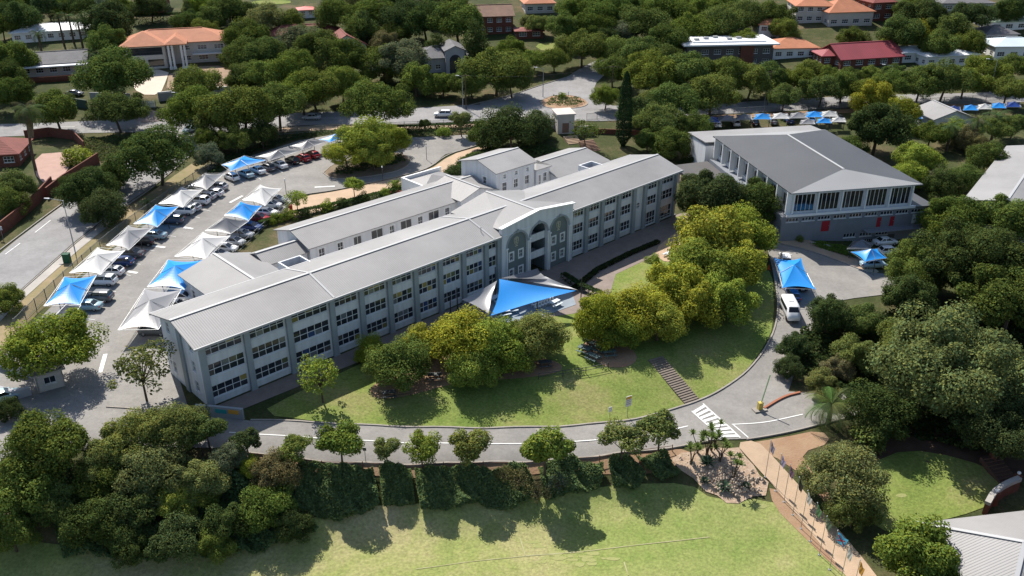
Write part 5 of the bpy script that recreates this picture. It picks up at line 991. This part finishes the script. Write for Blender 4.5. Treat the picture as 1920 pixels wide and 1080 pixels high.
def crow(items, where, group, **k):
    n = len(items); W3 = ['nearest', 'second nearest', 'third nearest', 'fourth nearest', 'fifth nearest', 'farthest']
    for i, (c_, cor) in enumerate(items): canopy(c_, cor, f'{SW[c_]} shade canopy, {W3[i] if i < n-1 else "farthest"} in the {where}', group, **k)
crow([('d', [(95, 600), (125, 570), (152, 572), (130, 602)]), ('b', [(82, 574), (121, 519), (181, 516), (150, 572)]), ('w', [(130, 512), (183, 464), (235, 469), (189, 515)]), ('g', [(199, 460), (241, 423), (287, 426), (241, 469)]), ('b', [(250, 420), (292, 384), (335, 387), (295, 426)]), ('w', [(297, 382), (340, 350), (381, 355), (343, 389)])], 'outer carport row', 'canopies of the outer carport row')
canopy('g', [(352, 349), (384, 325), (421, 325), (387, 356)], 'grey shade canopy at the far end of the outer carport row', 'canopies of the outer carport row')
crow([('b', [(415, 309), (458, 292), (500, 300), (431, 321)]), ('d', [(479, 294), (540, 275), (566, 282), (503, 302)]), ('d', [(543, 274), (586, 260), (614, 265), (566, 282)]), ('b', [(597, 262), (642, 247), (660, 254), (617, 267)])], 'far carport row', 'canopies of the far carport row', rise=.8)
crow([('g', [(221, 619), (272, 541), (340, 543), (297, 618)]), ('b', [(276, 538), (315, 487), (383, 487), (346, 543)]), ('w', [(327, 481), (381, 435), (432, 442), (386, 487)]), ('d', [(384, 433), (420, 407), (467, 414), (432, 439)]), ('b', [(420, 404), (451, 378), (491, 386), (466, 414)]), ('w', [(454, 375), (488, 346), (528, 353), (497, 386)])], 'inner carport row', 'canopies of the inner carport row', rise=1.4)
canopy('b', [(1467, 540), (1450, 483), (1502, 484), (1530, 543)], 'large blue shade canopy over cars above the minibus', 'canopies by the hall', rise=1.5)
canopy('d', [(1588, 467), (1600, 452), (1640, 455), (1630, 467)], 'small grey shade canopy against the hall', 'canopies by the hall')
canopy('b', [(1595, 472), (1645, 466), (1664, 484), (1622, 491)], 'small blue shade canopy beside the hall path', 'canopies by the hall')
bk = [(1333, 226, 'n'), (1362, 223, 'd'), (1394, 221, 'd'), (1429, 220, 'b'), (1463, 219, 'w'), (1496, 218, 'g'), (1526, 216, 'b'), (1554, 215, 'w')]
for i, (x, y, c_) in enumerate(bk): canopy(c_, [(x-17, y+4), (x-13, y-6), (x+14, y-6), (x+18, y+4)], f'{SW[c_]} shade canopy, {ordinal(i, 8)} in the row behind the hall', 'canopies behind the hall', rise=.9)
for i, (x, y, c_) in enumerate([(1514, 229, 'g'), (1545, 227, 'b'), (1572, 225, 'w')]): canopy(c_, [(x-15, y+4), (x-12, y-4), (x+12, y-4), (x+15, y+4)], f'{SW[c_]} shade canopy, {ordinal(i, 3)} of three touching the hall rear roof', 'canopies behind the hall', rise=.8)
fr = [(1716, 219, 'b'), (1752, 208, 'd'), (1788, 205, 'n'), (1820, 203, 'b'), (1846, 201, 'w'), (1872, 199, 'b'), (1900, 197, 'n')]
for i, (x, y, c_) in enumerate(fr): canopy(c_, [(x-15, y+4), (x-12, y-5), (x+12, y-5), (x+15, y+4)], f'{SW[c_]} shade canopy, {ordinal(i, 7)} along the far right fence', 'canopies along the far right', rise=.9)
# patio sails
def sail(label, col, pts, sag=.5):
    P = [np.array(hit(x, y, h)[0]) for x, y, h in pts]; c = sum(P)/3; z0 = tz(c[0], c[1]); t = thing('shade_sail', label, 'shade sail', (c[0], c[1], z0)); n = 12; f = MB(); V = []; ix = {}
    for i in range(n+1):
        for j in range(n+1-i):
            a, b = i/n, j/n; g = 1-a-b; q = P[0]*a+P[1]*b+P[2]*g; e_ = 1-.13*(4*a*b*(1-g)+4*b*g*(1-a)+4*a*g*(1-b))/1.2*(1-27*a*b*g)
            q = c+(q-c)*np.array((e_, e_, 1)); q[2] -= sag*27*a*b*g*.6; ix[i, j] = len(V); V.append(q-np.array((c[0], c[1], z0)))
    F_ = []
    for i in range(n):
        for j in range(n-i):
            F_.append((ix[i, j], ix[i+1, j], ix[i, j+1]))
            if i+j < n-1: F_.append((ix[i+1, j], ix[i+1, j+1], ix[i, j+1]))
    f.add(V, F_); f.build('membrane', CLOTH, t, color=SAILC[col], smooth=True); return t
sail('large blue triangular shade sail over the patio', 'b', [(936, 523, 5), (1080, 545, 3.8), (920, 592, 3)])
sail('pale grey shade sail left of the large blue sail', 'g', [(932, 526, 4.6), (866, 562, 3.6), (916, 588, 2.8)])
sail('pale grey shade sail right of the large blue sail', 'g', [(985, 527, 3.8), (1022, 518, 4.2), (1084, 544, 3.9)])
sail('charcoal shade sail behind the large blue sail', 'd', [(938, 522, 4.7), (1008, 503, 4), (1030, 524, 4)])
for i, (x, y, h) in enumerate(((929, 560, 5.3), (1089, 566, 4), (1007, 592, 3.6), (858, 583, 3.8), (845, 590, 3.6))):
    p = G(x, y); f = MB(); f.tube((0, 0, -.3), (0, 0, h), .09, .07, 8); f.box(-.2, .2, -.2, .2, -.05, .06); tag(f.build('sail_post', DARKST, None, (*p, tz(*p)+.1)), f'black steel sail post, {ordinal(sorted([929, 1089, 1007, 858, 845]).index(x), 5)} of five around the patio', 'post', 'sail posts around the patio')
# white chairs and tables
def chair_mesh():
    f = MB(); f.box(-.22, .22, -.22, .22, .4, .45); f.box(-.22, .22, .19, .24, .45, .9)
    return f
def put_parts(name, label, cat, p, rz, parts, group, z=None):
    t = thing(name, label, cat, (p[0], p[1], tz(*p)+.12 if z is None else z), rz, group)
    for pn, me_, m_ in parts: link(pn, me_, t)
    return t
def mesh_of(mb, m_):
    me_ = bpy.data.meshes.new('part'); me_.from_pydata(mb.v, [], mb.f); me_.materials.append(m_); return me_
CM = []
f = MB(); f.box(-.22, .22, -.22, .22, .4, .45); CM.append(('seat', mesh_of(f, WHITE), 0)); f = MB(); f.box(-.22, .22, .19, .24, .46, .92); CM.append(('backrest', mesh_of(f, WHITE), 0))
for x in (-.18, .18):
    for y in (-.18, .18): f = MB(); f.box(x-.025, x+.025, y-.025, y+.025, 0, .4); CM.append(('leg', mesh_of(f, WHITE), 0))
for r_ in range(2):
    for i in range(7):
        p = G(1000+i*5.5+r_*6, 577-i*2.3+r_*5); put_parts('white_chair', f'white plastic chair, {ordinal(i, 7)} in the {"rear" if r_ == 0 else "front"} row under the blue sail', 'chair', p, ANG+.3, CM, 'white chairs on the patio')
TB = []
f = MB(); f.box(-.9, .9, -.38, .38, .7, .76); TB.append(('tabletop', f)); 
for s in (-1, 1): f = MB(); f.box(-.9, .9, s*.75-.14, s*.75+.14, .42, .47); TB.append(('bench', f))
for x in (-.6, .6): f = MB(); f.bar((x, -.75, 0), (x, -.2, .7), .07, .07); f.bar((x, .75, 0), (x, .2, .7), .07, .07); f.box(x-.04, x+.04, -.85, .85, .36, .42); TB.append(('trestle', f))
def tables(m_, lst, where, group, name='picnic_table', word='dark green picnic table'):
    ms = [(n, mesh_of(f, m_), 0) for n, f in TB]; xs_ = sorted(q[0] for q in lst)
    for x, y, rz in lst: put_parts(name, f'{word}, {ordinal(xs_.index(x), len(lst))} of those {where}', 'table', G(x, y), rz, ms, group)
tables(mat('table_green', (.10, .15, .14), .6, 2, .3), [(1104, 650, -.5), (1095, 662, -.55), (1112, 676, -.75), (1126, 660, -.6), (1142, 668, .2), (1130, 646, -.4)], 'at the tree on the lawn', 'picnic tables on the lawn')
tables(mat('table_dark', (.07, .08, .08), .6, 2, .3), [(815, 712, .1), (848, 700, .5), (986, 692, .3), (1022, 688, .1), (730, 745, .2)], 'under the front lawn trees', 'picnic tables in the shade')
tables(mat('table_pale', (.55, .60, .65), .6), [(945, 592, .4), (958, 585, .4), (928, 566, .9), (1040, 574, .8), (1255, 482, .8)], 'on the patio and paved walk', 'pale tables by the school', 'pale_table', 'pale bench table')
# ------------------------------------------------------------------ fences
def fence(label, pix, h, step, m_, it=2, picket=.0, rails=(.15, .95)):
    w_ = smoothline([G(*p) for p in pix], it) if it else [G(*p) for p in pix]; p = np.array(dens(w_, step, False)); d = np.r_[0, np.cumsum(np.linalg.norm(np.diff(p, axis=0), axis=1))]; n = max(2, int(d[-1]/step)+1); s = np.linspace(0, d[-1], n); X = np.c_[np.interp(s, d, p[:, 0]), np.interp(s, d, p[:, 1])]; Z = TZ(X)
    t = thing('fence', label, 'fence', (*X[0], Z[0])); f0 = MB(); f0.box(-.045, .045, -.045, .045, -.3, h+.08); me_ = mesh_of(f0, m_)
    for i in range(n): link('post', me_, t, (X[i, 0]-X[0, 0], X[i, 1]-X[0, 1], Z[i]-Z[0]))
    for r_ in rails:
        f = MB()
        for i in range(n-1): f.bar((*(X[i]-X[0]), Z[i]-Z[0]+h*r_), (*(X[i+1]-X[0]), Z[i+1]-Z[0]+h*r_), .05, .06)
        f.build('rail', m_, t)
    if picket:
        f = MB(); k = int(d[-1]/picket); s = np.linspace(0, d[-1], k); Y = np.c_[np.interp(s, d, p[:, 0]), np.interp(s, d, p[:, 1])]; zz = TZ(Y)
        for i in range(k): q = Y[i]-X[0]; f.box(q[0]-.018, q[0]+.018, q[1]-.018, q[1]+.018, zz[i]-Z[0]+.05, zz[i]-Z[0]+h)
        tag(f.build('pickets', m_, t), kind='stuff')
    return t
FM = mat('fence_steel', (.16, .17, .16), .6)
fence('grey palisade fence between the outer carports and left-hand street', [(30, 620), (70, 580), (130, 522), (210, 450), (300, 385), (380, 330), (420, 305)], 1.9, 3, FM, picket=.22)
fence('palisade fence along the upper street pavement', [(430, 262), (560, 250), (700, 244), (800, 240), (905, 236)], 1.8, 3, FM, picket=.3)
fence('palisade fence behind the hall canopies', [(1290, 222), (1420, 212), (1560, 206), (1700, 199), (1900, 186)], 1.8, 4, FM, picket=.4)
fence('thin post-and-rail fence along the lower road edge', [(380, 852), (560, 872), (700, 878), (830, 880), (930, 876), (1060, 872), (1170, 858), (1260, 846)], .9, 4.4, mat('rusty_rail', (.14, .08, .055), .8), rails=(.9,))
fence('wooden rail fence at the lawn bank edge', [(1010, 712), (1060, 706), (1090, 702), (1140, 692)], 1.0, 3, DARKST, it=0, rails=(.5, .95))
fence('low fence along the drive sidewalk', [(570, 405), (650, 385), (740, 360), (800, 342), (850, 318), (880, 296), (930, 281)], 1.0, 3, FM)
fence('short rail fence beside the shaded lawn trees', [(710, 742), (745, 748), (770, 742)], .9, 2, BARK, it=0, rails=(.5, .9))
fence('iron fence right of the gatehouse', [(1100, 226), (1130, 224), (1160, 228)], 1.8, 2.5, FM, picket=.25)
fence('rail along the inner carport edge', [(395, 560), (420, 500), (470, 450), (515, 410), (540, 388)], 1.1, 3, FM)
# ------------------------------------------------------------------ lamps, poles, signs, flags
def lamp(label, px, py, h, arm, m_=STEEL, bx=None):
    p = G(px, py); t = thing('street_lamp', label, 'street lamp', (*p, tz(*p))); f = MB(); f.tube((0, 0, -.3), (0, 0, h), .11, .06, 8); f.build('pole', m_, t); f = MB(); f.tube((0, 0, h-.05), (arm, 0, h+.35), .05, .04, 6); f.build('arm', m_, t)
    f = MB(); s = 1 if arm > 0 else -1; f.add(*[([(arm, -.14, h+.28), (arm+s*.9, -.1, h+.38), (arm+s*.9, .1, h+.38), (arm, .14, h+.28), (arm, -.12, h+.42), (arm+s*.85, -.07, h+.46), (arm+s*.85, .07, h+.46), (arm, .12, h+.42)]), [(0, 1, 2, 3), (4, 5, 6, 7), (0, 1, 5, 4), (1, 2, 6, 5), (2, 3, 7, 6), (3, 0, 4, 7)]]); f.build('lamp_head', WHITE, t); return t
lamp('tall grey street lamp between the left-hand street and carports', 139, 463, 8.5, -2.2)
lamp('street lamp at the junction under the street trees', 356, 238, 8, -2.2)
lamp('street lamp beside the garden island', 1018, 182, 7.5, -1.6)
lamp('street lamp behind the hall, left one', 1433, 197, 8, -1.5); lamp('street lamp behind the hall, middle one', 1663, 180, 8, -2); lamp('street lamp at the far right street', 1855, 176, 9, -2.2)
lamp('street lamp with white fittings left of the side road', 868, 203, 8, -.8)
for i, (x, y) in enumerate(((537, 365), (718, 340), (800, 300), (1065, 195))):
    p = G(x, y); t = thing('bollard_lamp', f'short dark post lamp, {ordinal(i, 4)} along the drive and island', 'lamp', (*p, tz(*p)), 0, 'post lamps'); f = MB(); f.tube((0, 0, -.2), (0, 0, 3), .06, n=6); f.build('post', DARKST, t); f = MB(); f.tube((0, 0, 3), (0, 0, 3.3), .16, .1, 8); f.build('lantern', WHITE, t)
def flag_cols(i): return [(.25, .22, .30), (.35, .30, .45), (.18, .10, .16), (.02, .02, .025), (.55, .52, .50), (.10, .22, .10), (.10, .16, .12), (.08, .38, .62), (.6, .58, .55), (.55, .28, .06)][i]
ft = [(1446, 825), (1466, 851), (1482, 871), (1499, 895), (1515, 920), (1533, 943), (1551, 968), (1571, 995), (1591, 1023), (1613, 1050)]
fwd = ['purple and white', 'pale violet', 'dark maroon', 'black', 'white and grey', 'green', 'dark green', 'sky blue', 'white', 'orange']
for i, (x, y) in enumerate(ft):
    p, _ = hit(x, y, 5.4); z = tz(p[0], p[1]); t = thing('flagpole', f'slender flagpole with hanging {fwd[i]} flag beside the tan path', 'flagpole', (p[0], p[1], z), -.7, 'flagpoles along the path')
    f = MB(); f.tube((0, 0, -.3), (0, 0, 5.4), .04, .03, 6); f.box(-.12, .12, -.12, .12, -.05, .12); f.build('pole', STEEL, t); f = MB(); f.tube((0, 0, 5.4), (0, 0, 5.52), .06, .02, 8); f.build('finial', WHITE, t)
    f = MB(); n = 7; V = []; wd = 1.15 if i == 7 else .55
    for a in range(n+1):
        for b in range(5): u = a/n; V.append((.05+u*wd*(1-.25*b/4), .09*math.sin(u*7+b*.6), 5.25-b*.28-u*(.45 if i == 7 else .75)))
    f.add(V, [(a*5+b, a*5+b+1, a*5+b+6, a*5+b+5) for a in range(n) for b in range(4)]); fo_ = f.build('flag', CLOTH, t, color=flag_cols(i))
    if i == 7:
        f = MB(); f.bar((.15, -.1, 5.0), (.95, -.13, 4.0), .05, .12); f.bar((.15, -.1, 4.3), (.95, -.13, 4.6), .05, .12); f.build('flag_cross', FLATC, fo_, color=(.5, .05, .05))
def sign(label, px, py, h, wd, hh, col, rz=0, bars=0):
    p = G(px, py); t = thing('sign', label, 'sign', (*p, tz(*p)), rz); f = MB(); f.tube((0, 0, -.2), (0, 0, h), .04, n=6); f.build('post', STEEL, t); f = MB(); f.box(-wd/2, wd/2, -.09, -.045, h-hh, h); b = f.build('sign_board', FLATC, t, color=col)
    if bars:
        f = MB(); f.box(-wd/2+.04, wd/2-.04, -.1, -.092, h-hh*.28, h-.05); f.build('sign_band', FLATC, b, color=(.65, .35, .04))
        for k in range(3): f = MB(); f.box(-wd/2+.08, wd/2-.15, -.1, -.092, h-hh*(.42+k*.18), h-hh*(.36+k*.18)); f.build('text_line', FLATC, b, color=(.35, .33, .3))
    return t
sign('tall white notice board with orange top on the lawn bank', 1176, 782, 3.2, .9, 1.5, (.75, .74, .7), .5, 1); sign('small white sign by the road on the lawn bank', 1143, 785, 1.8, .45, .7, (.75, .75, .72), .3)
sign('small dark sign post on the lower road edge', 686, 868, 2.2, .4, .4, (.1, .1, .1)); sign('white road sign left of the left-hand street', 6, 448, 2.4, .7, .7, (.7, .7, .7))
# boom gate
p = G(1424, 770); t = thing('boom_gate', 'yellow boom gate post with raised striped arm on small island', 'boom gate', (*p, tz(*p)+.1), .3); f = MB(); f.box(-.9, .9, -.5, .5, -.1, .15); f.build('island_base', KERB, t); f = MB(); f.box(-.3, .3, -.25, .25, .15, 1.2); f.build('cabinet', FLATC, t, color=(.55, .42, .10)); f = MB(); f.bar((.1, 0, 1.1), (1.1, .4, 4.9), .1, .14); f.build('boom_arm', FLATC, t, color=(.35, .5, .25))
strip('island_kerb', [(1432, 768), (1470, 745), (1500, 738)], .3, .25, mat('red_kerb', (.3, .12, .07), .9), .06)
p = G(127, 492); t = thing('wheelie_bin', 'green bin beside the palisade fence', 'bin', (*p, tz(*p))); f = MB(); f.box(-.5, .5, -.45, .45, 0, 1.5); f.build('body', FLATC, t, color=(.02, .10, .05)); f = MB(); f.box(-.55, .55, -.5, .5, 1.5, 1.62); f.build('lid', FLATC, t, color=(.015, .08, .04))
p = G(546, 395); t = thing('litter_bin', 'small red bin at the corner of the drive sidewalk', 'bin', (*p, tz(*p)+.1)); f = MB(); f.tube((0, 0, 0), (0, 0, 1), .3, .33, 10); f.build('body', FLATC, t, color=(.35, .04, .02)); f = MB(); f.tube((0, 0, 1), (0, 0, 1.1), .36, .2, 10); f.build('lid', FLATC, t, color=(.2, .03, .02))
p, _ = hit(1441, 503, .3); t = thing('traffic_cone', 'orange traffic cone beside the blue sail', 'cone', (p[0], p[1], tz(p[0], p[1])+.1)); f = MB(); f.tube((0, 0, .04), (0, 0, .85), .22, .04, 10); f.build('body', FLATC, t, color=(.7, .09, .02)); f = MB(); f.box(-.3, .3, -.3, .3, 0, .045); f.build('base', FLATC, t, color=(.5, .06, .02))
# gate lodge at the left entrance
p = G(95, 722); t = thing('guard_hut', 'small pale guard hut beneath the tree at the left entrance', 'guard hut', (*p, tz(*p)), .6); f = MB(); wallface(f, side('f', -1.6, 1.6, -1.4, 1.4), -1.6, 1.6, 0, 2.6, [(-.7, .7, 1, 2)], .15); f.box(-1.6, -1.4, -1.4, 1.4, 0, 2.6); f.box(1.4, 1.6, -1.4, 1.4, 0, 2.6); f.box(-1.4, 1.4, 1.2, 1.4, 0, 2.6); f.build('wall', PLA, t); f = MB(); f.box(-2, 2, -1.8, 1.8, 2.6, 2.8); f.build('roof', CONC, t); window(t, side('f', -1.6, 1.6, -1.4, 1.4), (-.7, .7, 1, 2), 2, 1)
wall('low grey wall at the left entrance', [(0, 690), (40, 705), (75, 712)], 1.5, PLG); wall('grey roofed wall block at the bottom left entrance', [(-20, 735), (30, 748), (60, 740)], 1.2, PLG, .6)
# garden wall lamps and red bin at the right edge
for i, (x, y) in enumerate(((1862, 946), (1903, 912), (1858, 868))):
    p = G(x, y); t = thing('globe_lamp', f'white globe lamp on pillar, {ordinal(sorted([1862, 1903, 1858]).index(x), 3)} of three near the right edge', 'lamp', (*p, tz(*p)), 0, 'globe lamps'); f = MB(); f.box(-.3, .3, -.3, .3, -.3, 1.7); f.build('pillar', BRICK, t); f = MB(); n = 8
    prof = [(.02, 1.72), (.16, 1.8), (.22, 1.95), (.16, 2.1), (.02, 2.17)]; loft([[(r_*math.cos(a), r_*math.sin(a), z) for a in np.linspace(0, 6.283, 9)[:-1]] for r_, z in prof]).build('globe', WHITE, t, smooth=True)
steps('brick steps between dark walls near the right edge', G(1893, 905), .3, 8, 2.4, .45, .16, mat('dark_brick', (.13, .07, .05), .9, 2, .3))
# loose stones in the gravel bed and clutter stones along the bank
gb = [(1270, 860), (1330, 842), (1385, 846), (1435, 905), (1430, 930), (1385, 940), (1345, 928), (1300, 895)]; f = MB(); r3 = random.Random(3); PB = [G(*p) for p in gb]; cx_, cy_ = sum(p[0] for p in PB)/8, sum(p[1] for p in PB)/8
for i in range(900):
    a = PB[r3.randrange(8)]; b = PB[r3.randrange(8)]; u, v = r3.random(), r3.random(); x = cx_+((a[0]*(1-u)+b[0]*u)-cx_)*v; y = cy_+((a[1]*(1-u)+b[1]*u)-cy_)*v; s = r3.uniform(.06, .22); z = tz(x, y)+.1 if i % 3 == 0 else z
    f.add([(x-s, y-s*.7, z), (x+s, y-s, z), (x+s*.8, y+s, z), (x-s*.9, y+s*.8, z), (x, y, z+s*1.1)], [(0, 1, 4), (1, 2, 4), (2, 3, 4), (3, 0, 4)])
tag(f.build('loose_stones', mat('stone', (.45, .36, .28), .95, 4, .4)), 'pale loose stones scattered over the gravel bed', kind='stuff')
# utility poles and wires
up = [(868, 205, 9), (1140, 190, 9.5), (1433, 197, 9)]
ends = []
for i, (x, y, h) in enumerate(up):
    p = G(x+6, y); z = tz(*p); t = thing('utility_pole', f'wooden utility pole, {ordinal(i, 3)} of three above the upper street', 'utility pole', (*p, z), 0, 'utility poles'); f = MB(); f.tube((0, 0, -.3), (0, 0, h), .14, .1, 7); f.build('pole', BARK, t); f = MB(); f.box(-1, 1, -.06, .06, h-.5, h-.38); f.build('crossarm', BARK, t); ends.append((p[0], p[1], z+h-.36))
for k in range(2):
    f = MB(); a, b = np.array(ends[k]), np.array(ends[k+1]); pr = a
    for i in range(1, 17): u = i/16; q = a+(b-a)*u-np.array((0, 0, 1.2*4*u*(1-u))); f.tube(pr, q, .02, n=4); pr = q
    tag(f.build('power_line', DARKST), f'thin sagging power line, {["left", "right"][k]} span above the upper street', 'wire')
